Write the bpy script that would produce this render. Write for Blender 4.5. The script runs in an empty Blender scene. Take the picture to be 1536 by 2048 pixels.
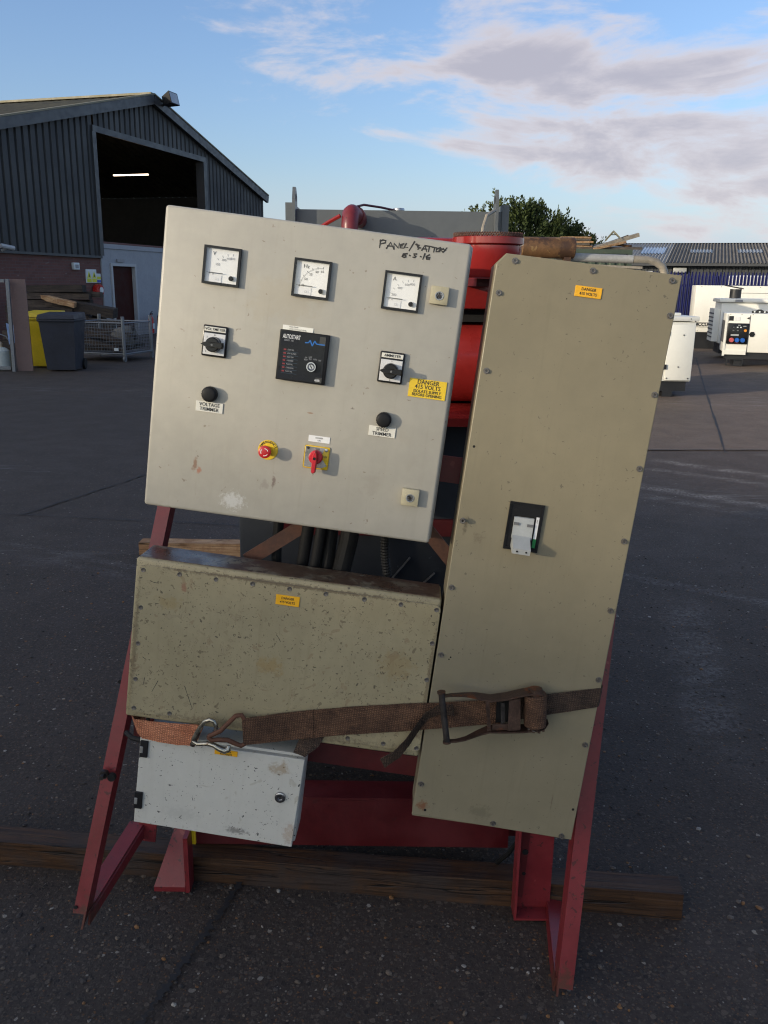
import bpy, bmesh, math, random
from mathutils import Matrix, Vector, noise as mnoise
R = math.radians
rnd = random.Random(7)
scene = bpy.context.scene
COL = scene.collection

# ------------------------------------------------------------------ camera
F_PX, PITCH, ROLL, CAM_H = 1700.0, R(15), R(0.8), 1.6
fwd = Vector((0, math.cos(PITCH), -math.sin(PITCH)))
right0 = Vector((1, 0, 0)); up0 = right0.cross(fwd)
rgt = math.cos(ROLL) * right0 + math.sin(ROLL) * up0
upv = -math.sin(ROLL) * right0 + math.cos(ROLL) * up0
cam_data = bpy.data.cameras.new('camera')
cam_data.sensor_fit = 'VERTICAL'; cam_data.sensor_height = 36.0
cam_data.lens = 36.0 * F_PX / 2048.0
cam_data.clip_start = 0.05; cam_data.clip_end = 2000
cam = bpy.data.objects.new('camera', cam_data); COL.objects.link(cam)
m = Matrix.Identity(4)
for i in range(3):
    m[i][0], m[i][1], m[i][2] = rgt[i], upv[i], -fwd[i]
m[2][3] = CAM_H
cam.matrix_world = m
scene.camera = cam
scene.render.engine = 'CYCLES'
scene.cycles.filter_width = 1.15

# ------------------------------------------------------------------ light
SUN_EL = R(12.0)
SUN_H = Vector((-0.84, -0.54, 0)).normalized()          # horizontal direction towards the sun
sun_dir = Vector((SUN_H.x * math.cos(SUN_EL), SUN_H.y * math.cos(SUN_EL), math.sin(SUN_EL)))
sd = bpy.data.lights.new('sun', 'SUN'); sd.energy = 2.3; sd.angle = R(0.7); sd.color = (1.0, 0.87, 0.66)
so = bpy.data.objects.new('sun', sd); COL.objects.link(so)
so.rotation_euler = (-sun_dir).to_track_quat('-Z', 'Y').to_euler()

scene.view_settings.view_transform = 'Standard'
scene.view_settings.look = 'None'
scene.view_settings.gamma = 1.0
scene.view_settings.use_curve_mapping = False
scene.view_settings.exposure = 0.5

# ------------------------------------------------------------------ node helpers
class NT:
    def __init__(s, tree):
        s.t = tree; s.n = tree.nodes; s.l = tree.links
    def node(s, typ, **kw):
        n = s.n.new(typ)
        for k, v in kw.items(): setattr(n, k, v)
        return n
    def put(s, sock, v):
        if isinstance(v, bpy.types.NodeSocket): s.l.new(v, sock)
        elif isinstance(v, (tuple, list)) and len(v) == 3 and sock.type == 'RGBA': sock.default_value = (*v, 1)
        else: sock.default_value = v
    def math(s, op, a, b=0.0, clamp=False):
        n = s.node('ShaderNodeMath', operation=op, use_clamp=clamp)
        s.put(n.inputs[0], a); s.put(n.inputs[1], b); return n.outputs[0]
    def mix(s, f, a, b, blend='MIX'):
        n = s.node('ShaderNodeMix', data_type='RGBA', blend_type=blend)
        s.put(n.inputs[0], f); s.put(n.inputs[6], a); s.put(n.inputs[7], b); return n.outputs[2]
    def ramp(s, f, lo, hi, a=0.0, b=1.0, smooth=True):
        n = s.node('ShaderNodeMapRange', interpolation_type='SMOOTHSTEP' if smooth else 'LINEAR')
        s.put(n.inputs[0], f); n.inputs[1].default_value = lo; n.inputs[2].default_value = hi
        s.put(n.inputs[3], a); s.put(n.inputs[4], b); return n.outputs[0]
    def noise(s, vec, scale, detail=4, rough=0.55, dist=0.0):
        n = s.node('ShaderNodeTexNoise'); s.put(n.inputs['Vector'], vec)
        n.inputs['Scale'].default_value = scale; n.inputs['Detail'].default_value = detail
        n.inputs['Roughness'].default_value = rough; n.inputs['Distortion'].default_value = dist
        return n.outputs['Fac'], n.outputs['Color']
    def voro(s, vec, scale, feature='F1'):
        n = s.node('ShaderNodeTexVoronoi', feature=feature); s.put(n.inputs['Vector'], vec)
        n.inputs['Scale'].default_value = scale
        return n
    def mapping(s, vec, scale=(1, 1, 1), rot=(0, 0, 0), loc=(0, 0, 0)):
        n = s.node('ShaderNodeMapping'); s.put(n.inputs[0], vec)
        n.inputs['Scale'].default_value = scale; n.inputs['Rotation'].default_value = rot
        n.inputs['Location'].default_value = loc
        return n.outputs[0]
    def bump(s, h, strength=0.3, dist=0.01, normal=None):
        n = s.node('ShaderNodeBump'); s.put(n.inputs['Height'], h)
        n.inputs['Strength'].default_value = strength; n.inputs['Distance'].default_value = dist
        if normal: s.l.new(normal, n.inputs['Normal'])
        return n.outputs[0]

MATS = {}
def new_mat(name):
    m = bpy.data.materials.new(name); m.use_nodes = True
    nt = NT(m.node_tree); m.node_tree.nodes.clear()
    out = nt.node('ShaderNodeOutputMaterial'); p = nt.node('ShaderNodeBsdfPrincipled')
    nt.l.new(p.outputs[0], out.inputs[0])
    tc = nt.node('ShaderNodeTexCoord')
    MATS[name] = m
    return m, nt, p, tc.outputs['Object'], out

def paint(name, col, rough=0.5, metal=0.0, var=0.12, vscale=6.0, specks=(), rust=None, bump=0.0, bscale=300.0,
          spots=(), streak=None, spec=0.5, tint=None, rvar=0.1, coat=0.0, warp=0.0):
    """general painted or plain surface: tone variation, specks, rust patches, localized stains"""
    m, nt, p, oc, out = new_mat(name)
    f1, c1 = nt.noise(oc, vscale, 6, 0.6)
    f2, c2 = nt.noise(oc, vscale * 7.3, 4, 0.6)
    k = nt.math('ADD', nt.math('MULTIPLY', f1, 0.65), nt.math('MULTIPLY', f2, 0.35))
    lo = tuple(c * (1 - var) for c in col); hi = tuple(min(1, c * (1 + var)) for c in col)
    if tint: lo = tuple(a * b for a, b in zip(lo, tint))
    c = nt.mix(nt.ramp(k, 0.32, 0.68), lo, hi)
    r = nt.ramp(f1, 0.3, 0.7, max(0.02, rough - rvar), min(1, rough + rvar))
    if streak:
        sc, scol, amt = streak
        fs, _ = nt.noise(nt.mapping(oc, (sc, sc, sc * 0.06)), 1.0, 5, 0.65)
        c = nt.mix(nt.math('MULTIPLY', nt.ramp(fs, 0.52, 0.75), amt), c, scol)
    for (scol, sscale, thr, amt) in specks:
        fn, _ = nt.noise(nt.mapping(oc, (1, 1, 1), (0.3, 0.2, 0.6)), sscale, 2, 0.5, 0.6)
        gate, _ = nt.noise(oc, sscale * 0.12, 2)
        g = nt.math('ADD', fn, nt.math('MULTIPLY', nt.math('SUBTRACT', gate, 0.5), 0.25))
        c = nt.mix(nt.math('MULTIPLY', nt.ramp(g, thr, thr + 0.035), amt), c, scol)
    if rust:
        rcol, rs, thr, amt = rust
        fr, _ = nt.noise(oc, rs, 8, 0.7)
        mk = nt.math('MULTIPLY', nt.ramp(fr, thr, thr + 0.1), amt)
        c = nt.mix(mk, c, rcol); r = nt.mix(mk, r, (0.85, 0.85, 0.85)) if False else r
    for (ctr, rad, scol, amt, nsc) in spots:
        v = nt.node('ShaderNodeVectorMath', operation='SUBTRACT'); nt.put(v.inputs[0], oc); v.inputs[1].default_value = ctr
        v2 = nt.node('ShaderNodeVectorMath', operation='MULTIPLY'); nt.l.new(v.outputs[0], v2.inputs[0])
        v2.inputs[1].default_value = tuple(1.0 / q for q in rad)
        ln = nt.node('ShaderNodeVectorMath', operation='LENGTH'); nt.l.new(v2.outputs[0], ln.inputs[0])
        fn, _ = nt.noise(oc, nsc, 5, 0.7)
        g = nt.math('SUBTRACT', nt.math('ADD', 1.0, nt.math('MULTIPLY', nt.math('SUBTRACT', fn, 0.5), 3.0)), ln.outputs['Value'])
        c = nt.mix(nt.math('MULTIPLY', nt.ramp(g, 0.0, 0.7), amt), c, scol)
    nt.put(p.inputs['Base Color'], c); nt.put(p.inputs['Roughness'], r)
    p.inputs['Metallic'].default_value = metal
    p.inputs['Specular IOR Level'].default_value = spec
    p.inputs['Coat Weight'].default_value = coat
    nrm = None
    if warp:                                   # slight buckling of sheet metal
        fw, _ = nt.noise(oc, 4.0, 2, 0.4); nrm = nt.bump(fw, warp, 0.02)
    if bump:
        fb, _ = nt.noise(oc, bscale, 3, 0.6); nrm = nt.bump(fb, bump, 0.002, nrm)
    if nrm: nt.l.new(nrm, p.inputs['Normal'])
    return m

def emit(name, col, strength):
    m, nt, p, oc, out = new_mat(name)
    p.inputs['Base Color'].default_value = (0.8, 0.8, 0.8, 1)
    p.inputs['Emission Color'].default_value = (*col, 1); p.inputs['Emission Strength'].default_value = strength
    return m

# ------------------------------------------------------------------ sky
world = bpy.data.worlds.new('World'); scene.world = world; world.use_nodes = True
wt = NT(world.node_tree); wt.n.clear()
wout = wt.node('ShaderNodeOutputWorld'); bg = wt.node('ShaderNodeBackground'); wt.l.new(bg.outputs[0], wout.inputs[0])
sky = wt.node('ShaderNodeTexSky'); sky.sky_type = 'NISHITA'; sky.sun_disc = False
sky.sun_elevation = SUN_EL
sky.sun_rotation = math.atan2(SUN_H.x, SUN_H.y) % (2 * math.pi)
sky.altitude = 50; sky.air_density = 1.0; sky.dust_density = 1.6; sky.ozone_density = 2.0
SKY_STRENGTH = 0.15
wtc = wt.node('ShaderNodeTexCoord')
wd = wtc.outputs['Generated']
sep = wt.node('ShaderNodeSeparateXYZ'); wt.l.new(wd, sep.inputs[0])
az = wt.math('ARCTAN2', sep.outputs[0], sep.outputs[1])
el = wt.math('ARCSINE', sep.outputs[2])
# cloud field: layered noise on the direction, squeezed towards the horizon, thicker in a few banks
CLOUD_SEED = 6.3
wn1, _ = wt.noise(wt.mapping(wd, (5.0, 5.0, 17.0), (0, 0, 0.9), (CLOUD_SEED, 0, 0)), 1.0, 9, 0.60, 0.5)
wn2, _ = wt.noise(wt.mapping(wd, (13.0, 13.0, 40.0), (0, 0, 0.4)), 1.0, 8, 0.62, 0.3)
wn3, _ = wt.noise(wt.mapping(wd, (1.6, 1.6, 7.0), (0.1, 0, 1.1)), 1.0, 3, 0.5)
dens = wt.math('ADD', wt.math('MULTIPLY', wn1, 0.75), wt.math('MULTIPLY', wn2, 0.25))
dens = wt.math('ADD', wt.math('MULTIPLY', wt.math('SUBTRACT', dens, 0.5), 1.45), 0.5)
dens = wt.math('ADD', dens, wt.math('MULTIPLY', wt.math('SUBTRACT', wn3, 0.5), 0.30))
def bank(a, e, wa, we, amt, tilt=0.0):
    """a cloud bank centred at azimuth a, elevation e (degrees)"""
    global dens
    da = wt.math('SUBTRACT', az, R(a))
    de = wt.math('SUBTRACT', wt.math('SUBTRACT', el, R(e)), wt.math('MULTIPLY', da, tilt))
    x = wt.math('DIVIDE', da, R(wa)); y = wt.math('DIVIDE', de, R(we))
    r2 = wt.math('ADD', wt.math('MULTIPLY', x, x), wt.math('MULTIPLY', y, y))
    g = wt.math('EXPONENT', wt.math('MULTIPLY', r2, -1.0))
    dens = wt.math('ADD', dens, wt.math('MULTIPLY', g, amt))
bank(5.5, 12.6, 8.5, 2.0, 0.26, -0.02)
bank(17.0, 11.7, 10.0, 1.5, 0.22, 0.02)
bank(7.0, 8.7, 8.5, 1.8, 0.27, 0.0)
bank(20.0, 7.6, 9.0, 1.8, 0.26, -0.02)
bank(21.0, 5.6, 5.5, 0.7, 0.20, 0.05)
bank(20.0, 3.5, 6.0, 0.8, 0.14, 0.05)
bank(13.0, 5.2, 7.0, 0.8, -0.08)
bank(-25.0, 10.5, 17.0, 5.5, -0.26)
bank(-4.0, 5.6, 9.0, 2.2, -0.16)
bank(14.0, 10.25, 10.0, 0.5, -0.11)
bank(8.0, 5.0, 8.0, 1.0, -0.14)
cover = wt.ramp(dens, 0.50, 0.75)
body = wt.ramp(dens, 0.58, 0.90)
hz = wt.ramp(el, R(0), R(16))
ccol = wt.mix(body, (0.555, 0.535, 0.53), (0.355, 0.352, 0.385))
# clouds are brighter towards the sun
dp = wt.node('ShaderNodeVectorMath', operation='DOT_PRODUCT'); wt.l.new(wd, dp.inputs[0]); dp.inputs[1].default_value = sun_dir
glow = wt.ramp(dp.outputs['Value'], -0.3, 1.0, 1.0, 6.5)
gcol = wt.node('ShaderNodeCombineColor')
wt.l.new(glow, gcol.inputs[0]); wt.put(gcol.inputs[1], wt.math('MULTIPLY', glow, 0.96)); wt.put(gcol.inputs[2], wt.math('POWER', glow, 0.8))
ccol = wt.mix(1.0, ccol, gcol.outputs[0], 'MULTIPLY')
skyc = wt.mix(1.0, sky.outputs[0], (SKY_STRENGTH,) * 3, 'MULTIPLY')
skyt = wt.mix(hz, (0.95, 0.93, 1.05), (0.92, 0.96, 1.13))
skyc = wt.mix(1.0, skyc, skyt, 'MULTIPLY')
low_haze = wt.mix(1.0, (0.415, 0.50, 0.635), wt.mix(0.5, gcol.outputs[0], (1.0, 1.0, 1.0)), 'MULTIPLY')
skyc = wt.mix(wt.ramp(el, R(-1), R(8), 0.9, 0.0), skyc, low_haze)      # pale haze low over the horizon
wcol = wt.mix(wt.math('MULTIPLY', cover, 0.9), skyc, ccol)
wt.put(bg.inputs[0], wcol); bg.inputs[1].default_value = 1.0

# ------------------------------------------------------------------ mesh builder
class MB:
    def __init__(s): s.bm = bmesh.new()
    def quad(s, *pts):
        return s.bm.faces.new([s.bm.verts.new(p) for p in pts])
    def box(s, x0, x1, y0, y1, z0, z1):
        return s.loft([[(x0, y0, z0), (x1, y0, z0), (x1, y1, z0), (x0, y1, z0)],
                       [(x0, y0, z1), (x1, y0, z1), (x1, y1, z1), (x0, y1, z1)]])
    def loft(s, rings, closed=True, caps=True):
        vr = [[s.bm.verts.new(p) for p in r] for r in rings]
        n = len(vr[0])
        for a, b in zip(vr, vr[1:]):
            for i in range(n if closed else n - 1):
                j = (i + 1) % n
                s.bm.faces.new((a[i], a[j], b[j], b[i]))
        if caps and closed:
            s.bm.faces.new(list(reversed(vr[0]))); s.bm.faces.new(vr[-1])
        return s
    def bars(s, a, b, w, h, up=(0, 0, 1)):
        """rectangular bar from a to b, w across, h along up"""
        a, b = Vector(a), Vector(b); t = (b - a).normalized(); u = Vector(up)
        sd = t.cross(u)
        if sd.length < 1e-4: sd = t.cross(Vector((1, 0, 0)))
        sd.normalize(); u = sd.cross(t).normalized()
        q = [sd * w / 2 + u * h / 2, -sd * w / 2 + u * h / 2, -sd * w / 2 - u * h / 2, sd * w / 2 - u * h / 2]
        return s.loft([[a + k for k in q], [b + k for k in q]])
    def tube(s, pts, r, seg=10, caps=True, ry=None):
        pts = [Vector(p) for p in pts]; rings = []
        rr = r if isinstance(r, (list, tuple)) else [r] * len(pts)
        nrm = None
        for i, p in enumerate(pts):
            if i == 0: t = pts[1] - p
            elif i == len(pts) - 1: t = p - pts[-2]
            else: t = (pts[i + 1] - p).normalized() + (p - pts[i - 1]).normalized()
            t.normalize()
            if nrm is None:
                nrm = t.cross(Vector((0, 0, 1)))
                if nrm.length < 1e-3: nrm = t.cross(Vector((1, 0, 0)))
            nrm = (nrm - t * nrm.dot(t)).normalized()
            bi = t.cross(nrm)
            rings.append([p + (nrm * math.cos(k * 2 * math.pi / seg) + bi * math.sin(k * 2 * math.pi / seg)) * rr[i] for k in range(seg)])
        return s.loft(rings, True, caps)
    def lathe(s, prof, c=(0, 0, 0), axis='Y', seg=24, caps=True):
        """profile of (radius, height) turned round an axis through c"""
        rings = []
        for r, h in prof:
            ring = []
            for k in range(seg):
                a = k * 2 * math.pi / seg; x, y = r * math.cos(a), r * math.sin(a)
                if axis == 'Z': v = (x, y, h)
                elif axis == 'Y': v = (x, h, y)
                else: v = (h, x, y)
                ring.append(Vector(v) + Vector(c))
            rings.append(ring)
        return s.loft(rings, True, caps)
    def rbox(s, x0, x1, y0, y1, z0, z1, r=0.004, seg=2):
        b = bmesh.new()
        bmesh.ops.create_cube(b, size=1.0)
        for v in b.verts:
            v.co = Vector(((x0 + x1) / 2 + v.co.x * (x1 - x0), (y0 + y1) / 2 + v.co.y * (y1 - y0), (z0 + z1) / 2 + v.co.z * (z1 - z0)))
        bmesh.ops.bevel(b, geom=list(b.edges), offset=r, segments=seg, profile=0.5, affect='EDGES')
        return s.merge(b)
    def merge(s, b):
        me = bpy.data.meshes.new('tmp'); b.to_mesh(me); b.free()
        s.bm.from_mesh(me); bpy.data.meshes.remove(me); return s
    def frame(s, x0, x1, z0, z1, w, y0, y1):
        """rectangular picture-frame in the xz plane"""
        o = [(x0, z0), (x1, z0), (x1, z1), (x0, z1)]; i = [(x0 + w, z0 + w), (x1 - w, z0 + w), (x1 - w, z1 - w), (x0 + w, z1 - w)]
        V = s.bm.verts.new
        of = [V((a, y0, b)) for a, b in o]; ob = [V((a, y1, b)) for a, b in o]
        jf = [V((a, y0, b)) for a, b in i]; jb = [V((a, y1, b)) for a, b in i]
        for k in range(4):
            n = (k + 1) % 4
            for q in ((of[k], of[n], jf[n], jf[k]), (ob[n], ob[k], jb[k], jb[n]), (of[n], of[k], ob[k], ob[n]), (jf[k], jf[n], jb[n], jb[k])):
                s.bm.faces.new(q)
        return s
    def prism(s, pts, y0, y1):
        """polygon in xz extruded along y"""
        return s.loft([[(a, y0, b) for a, b in pts], [(a, y1, b) for a, b in pts]])
    def ribbon(s, top, bot, th=0.003, n=(0, -1, 0)):
        """strap between two edge polylines, th thick along n"""
        n = Vector(n); rings = []
        for a, b in zip(top, bot):
            a, b = Vector(a), Vector(b)
            rings.append([a, a + n * th, b + n * th, b])
        return s.loft(rings)

def link(name, me, material=None, parent=None):
    o = bpy.data.objects.new(name, me); COL.objects.link(o)
    if material and me is not None and not me.materials: me.materials.append(material)
    if parent is not None: o.parent = parent
    return o

FRAMES = {}
def build(name, mb, material, parent=None, shift=None, smooth=30):
    """one mesh object; geometry is given in the thing's drawing frame and moved by the thing's base offset"""
    if shift is None and parent is not None:
        r = parent
        while r is not None and r.name not in FRAMES: r = r.parent
        shift = FRAMES.get(r.name) if r is not None else None
    bmesh.ops.recalc_face_normals(mb.bm, faces=mb.bm.faces)
    if shift is not None:
        for v in mb.bm.verts: v.co -= shift
    me = bpy.data.meshes.new(name); mb.bm.to_mesh(me); mb.bm.free()
    if smooth:
        me.shade_smooth(); me.set_sharp_from_angle(angle=R(smooth))
    return link(name, me, material, parent)

def tag(o, label=None, cat=None, group=None, kind=None):
    if label: o['label'] = label
    if cat: o['category'] = cat
    if group: o['group'] = group
    if kind: o['kind'] = kind
    return o

def thing(name, label, cat, loc=(0, 0, 0), rotz=0.0, group=None, matrix=None, base=None):
    """Empty at the base of a thing. matrix: drawing frame of its parts, base: base point in that frame"""
    o = bpy.data.objects.new(name, None); COL.objects.link(o); o.empty_display_size = 0.1
    if matrix is not None:
        b = Vector(base); o.matrix_world = matrix @ Matrix.Translation(b); FRAMES[o.name] = b
    else:
        o.location = loc; o.rotation_euler = (0, 0, rotz)
    return tag(o, label, cat, group)

def dup(root, label=None, group=None):
    r = root.copy(); COL.objects.link(r)
    if label: r['label'] = label
    if group: r['group'] = group
    for ch in list(root.children):
        c = ch.copy(); COL.objects.link(c); c.parent = r; c.matrix_parent_inverse = ch.matrix_parent_inverse
        for g in list(ch.children):
            d = g.copy(); COL.objects.link(d); d.parent = c
    return r

def text_mesh(body, size, at, material, name='lettering', parent=None, align='CENTER', off=0.0006, bold=0.0, xscale=1.0, rot=0.0, frame='XZ', spacing=1.0):
    """flat raised lettering on a face that looks towards -y; at = (x, y, z) of its middle"""
    cu = bpy.data.curves.new('text', 'FONT'); cu.body = body; cu.size = size
    cu.align_x = align; cu.align_y = 'CENTER'; cu.offset = bold; cu.resolution_u = 2
    cu.space_line = spacing
    ob = bpy.data.objects.new('text', cu)
    me0 = ob.to_mesh()
    me = me0.copy() if me0 else bpy.data.meshes.new(name)
    ob.to_mesh_clear(); bpy.data.objects.remove(ob); bpy.data.curves.remove(cu)
    me.name = name; me.materials.clear()
    b = bmesh.new(); b.from_mesh(me)
    ca, sa = math.cos(rot), math.sin(rot)
    for v in b.verts:
        x, z = v.co.x * xscale, v.co.y
        v.co = Vector((at[0] + x * ca - z * sa, at[1] - off, at[2] + x * sa + z * ca))
    bm = MB(); bm.bm.free(); bm.bm = b
    return build(name, bm, material, parent, smooth=0)
# ------------------------------------------------------------------ materials
M = {}
M['panel'] = paint('panel_paint', (0.385, 0.362, 0.305), 0.42, warp=0.25, streak=(70, (0.27, 0.24, 0.18), 0.16), var=0.07, vscale=5, bump=0.05, bscale=900, rvar=0.06,
    specks=[((0.16, 0.12, 0.08), 80, 0.72, 0.6), ((0.33, 0.29, 0.22), 22, 0.65, 0.12)],
    spots=[((-0.115, 0, 0.033), (0.03, 0.05, 0.022), (0.66, 0.66, 0.63), 0.6, 150),
           ((-0.20, 0, 0.10), (0.006, 0.05, 0.018), (0.22, 0.10, 0.05), 0.7, 70), ((-0.19, 0, 0.088), (0.007, 0.05, 0.008), (0.36, 0.12, 0.06), 0.7, 90),
           ((-0.034, 0, 0.083), (0.005, 0.05, 0.020), (0.17, 0.12, 0.10), 0.8, 80), ((-0.052, 0, 0.075), (0.012, 0.05, 0.012), (0.25, 0.22, 0.19), 0.5, 70),
           ((0.17, 0, 0.11), (0.03, 0.05, 0.03), (0.30, 0.27, 0.22), 0.35, 40), ((-0.06, 0, 0.45), (0.10, 0.05, 0.06), (0.36, 0.31, 0.22), 0.35, 25),
           ((0.11, 0, 0.255), (0.006, 0.05, 0.002), (0.05, 0.04, 0.03), 0.8, 60), ((0.025, 0, 0.235), (0.006, 0.05, 0.0015), (0.25, 0.13, 0.06), 0.8, 60)])
M['panel_edge'] = paint('panel_edge_paint', (0.30, 0.29, 0.26), 0.5)
M['khaki'] = paint('khaki_paint', (0.215, 0.185, 0.118), 0.46, warp=0.35, streak=(70, (0.15, 0.125, 0.075), 0.20), var=0.06, vscale=4, bump=0.08, bscale=700, rvar=0.06,
    specks=[((0.08, 0.068, 0.05), 130, 0.70, 0.65), ((0.22, 0.18, 0.11), 26, 0.66, 0.14)],
    spots=[((-0.160, 0, 0.675), (0.006, 0.05, 0.022), (0.10, 0.08, 0.05), 0.8, 90), ((-0.130, 0, 0.650), (0.014, 0.05, 0.012), (0.14, 0.11, 0.07), 0.6, 90),
           ((-0.16, 0, 0.03), (0.014, 0.05, 0.014), (0.18, 0.07, 0.03), 0.9, 120), ((-0.03, 0, 0.035), (0.030, 0.05, 0.020), (0.13, 0.11, 0.07), 0.55, 70),
           ((-0.06, 0, 0.30), (0.16, 0.05, 0.05), (0.18, 0.16, 0.12), 0.45, 18), ((0.12, 0, 0.08), (0.002, 0.05, 0.022), (0.12, 0.09, 0.06), 0.7, 60)])
M['khaki_worn'] = paint('worn_khaki_paint', (0.300, 0.255, 0.150), 0.5, warp=0.35, streak=(55, (0.17, 0.13, 0.07), 0.25), var=0.10, vscale=5, bump=0.10, bscale=500,
    specks=[((0.07, 0.055, 0.035), 140, 0.668, 0.85), ((0.11, 0.085, 0.05), 85, 0.665, 0.7), ((0.17, 0.13, 0.075), 60, 0.62, 0.35), ((0.19, 0.115, 0.06), 34, 0.66, 0.35), ((0.36, 0.31, 0.20), 60, 0.67, 0.3), ((0.06, 0.045, 0.03), 260, 0.69, 0.8)],
    spots=[((-0.02, 0, 0.16), (0.035, 0.05, 0.025), (0.27, 0.17, 0.05), 0.5, 60), ((0.25, 0, 0.20), (0.05, 0.05, 0.04), (0.26, 0.17, 0.06), 0.35, 90),
           ((-0.25, 0, 0.27), (0.03, 0.05, 0.02), (0.27, 0.19, 0.07), 0.45, 70), ((-0.22, 0, 0.31), (0.008, 0.05, 0.014), (0.25, 0.10, 0.06), 0.6, 90),
           ((0.0, 0, 0.012), (0.34, 0.05, 0.012), (0.13, 0.10, 0.06), 0.6, 140), ((-0.318, 0, 0.17), (0.008, 0.05, 0.18), (0.12, 0.09, 0.05), 0.6, 150), ((0.322, 0, 0.17), (0.006, 0.05, 0.18), (0.12, 0.08, 0.04), 0.6, 150),
           ((0.0, 0, 0.346), (0.33, 0.05, 0.006), (0.10, 0.07, 0.04), 0.75, 120)])
M['rust_top'] = paint('rusty_worn_top', (0.20, 0.17, 0.12), 0.38, var=0.2, vscale=9, rvar=0.16, bump=0.25, bscale=160,
    specks=[((0.05, 0.035, 0.025), 45, 0.56, 0.8), ((0.30, 0.27, 0.20), 24, 0.62, 0.6)], rust=((0.085, 0.045, 0.028), 11, 0.40, 0.85))
M['light_grey'] = paint('light_grey_paint', (0.53, 0.515, 0.455), 0.4, warp=0.25, streak=(60, (0.36, 0.33, 0.27), 0.15), var=0.05, vscale=5, bump=0.05, bscale=800, rvar=0.05,
    specks=[((0.03, 0.03, 0.03), 135, 0.68, 0.95), ((0.10, 0.09, 0.08), 270, 0.70, 0.7), ((0.34, 0.30, 0.22), 30, 0.66, 0.4)],
    spots=[((0.13, 0, 0.185), (0.028, 0.05, 0.018), (0.30, 0.20, 0.10), 0.6, 60), ((0.05, 0, 0.018), (0.030, 0.05, 0.010), (0.12, 0.11, 0.10), 0.7, 110),
           ((0.17, 0, 0.03), (0.020, 0.05, 0.03), (0.34, 0.22, 0.14), 0.5, 70), ((-0.08, 0, 0.04), (0.05, 0.05, 0.02), (0.36, 0.35, 0.31), 0.3, 120)])
M['red'] = paint('red_frame_paint', (0.175, 0.018, 0.022), 0.42, var=0.16, vscale=8, bump=0.15, bscale=220,
    specks=[((0.05, 0.014, 0.012), 70, 0.665, 0.8), ((0.30, 0.07, 0.06), 26, 0.69, 0.4), ((0.09, 0.035, 0.02), 180, 0.69, 0.8)],
    spots=[((-0.56, 0.02, 0.0), (0.10, 0.10, 0.06), (0.075, 0.032, 0.020), 0.8, 70), ((0.58, 0.02, 0.0), (0.10, 0.10, 0.07), (0.075, 0.032, 0.020), 0.8, 70)])
M['red_engine'] = paint('red_engine_paint', (0.27, 0.020, 0.017), 0.26, var=0.14, vscale=7, bump=0.12, bscale=180,
    specks=[((0.55, 0.30, 0.25), 30, 0.76, 0.7), ((0.08, 0.015, 0.012), 30, 0.72, 0.6)])
M['red_skid'] = paint('red_skid_paint', (0.078, 0.007, 0.009), 0.42, var=0.2, vscale=6, bump=0.2, bscale=160, specks=[((0.05, 0.01, 0.01), 40, 0.70, 0.6)])
M['red_gloss'] = paint('glossy_red_drum_paint', (0.25, 0.018, 0.016), 0.14, var=0.10, vscale=6, rvar=0.03, specks=[((0.06, 0.012, 0.012), 40, 0.72, 0.5)])
M['red_rust'] = paint('rusty_brace_steel', (0.095, 0.040, 0.024), 0.7, var=0.35, vscale=14, specks=[((0.07, 0.03, 0.02), 50, 0.6, 0.7)])
M['dark_grey'] = paint('dark_grey_paint', (0.105, 0.115, 0.120), 0.45, var=0.10, vscale=4, specks=[((0.30, 0.04, 0.03), 28, 0.76, 0.8)], bump=0.08)
M['dark_box'] = paint('blue_black_casing_paint', (0.026, 0.030, 0.036), 0.55, spec=0.3, var=0.15, vscale=6, specks=[((0.10, 0.11, 0.12), 40, 0.74, 0.5)])
M['black'] = paint('black_plastic', (0.010, 0.010, 0.011), 0.30, var=0.2, spec=0.3)
M['black_matt'] = paint('matt_black_plastic', (0.012, 0.012, 0.013), 0.5, var=0.2, spec=0.2)
M['face_black'] = paint('module_face_film', (0.010, 0.011, 0.015), 0.25, var=0.25, vscale=20, spec=0.2)
M['face_dark'] = paint('module_face_grey_field', (0.035, 0.033, 0.030), 0.3)
M['rubber'] = paint('black_rubber', (0.010, 0.010, 0.010), 0.6, var=0.3, vscale=30, spec=0.25)
M['white_plate'] = paint('white_engraved_plate', (0.68, 0.66, 0.58), 0.4, var=0.06, vscale=30, specks=[((0.35, 0.32, 0.25), 70, 0.72, 0.5)])
M['dial'] = paint('dial_card', (0.76, 0.76, 0.74), 0.5, var=0.03)
M['dial_low'] = paint('dial_cover_strip', (0.70, 0.70, 0.70), 0.35, var=0.03)
M['switch_face'] = paint('switch_face_card', (0.60, 0.60, 0.60), 0.4, var=0.05, vscale=40)
M['paper'] = paint('paper_label', (0.78, 0.77, 0.70), 0.6, var=0.05, vscale=40)
M['yellow'] = paint('yellow_plate', (0.74, 0.50, 0.02), 0.35, var=0.06, vscale=30)
M['orange_plate'] = paint('orange_yellow_plate', (0.80, 0.40, 0.008), 0.4, var=0.06, vscale=30)
M['ink'] = paint('black_ink', (0.022, 0.020, 0.018), 0.5, var=0.1)
M['ink_grey'] = paint('grey_print', (0.26, 0.26, 0.27), 0.5)
M['white_ink'] = paint('white_print', (0.70, 0.70, 0.70), 0.5)
M['grey_ink'] = paint('faded_white_print', (0.30, 0.31, 0.33), 0.5)
M['red_ink'] = paint('red_print', (0.20, 0.020, 0.025), 0.5)
M['blue_ink'] = paint('blue_print', (0.012, 0.13, 0.42), 0.5)
M['teal_ink'] = paint('blue_rule_print', (0.035, 0.075, 0.12), 0.5)
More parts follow.
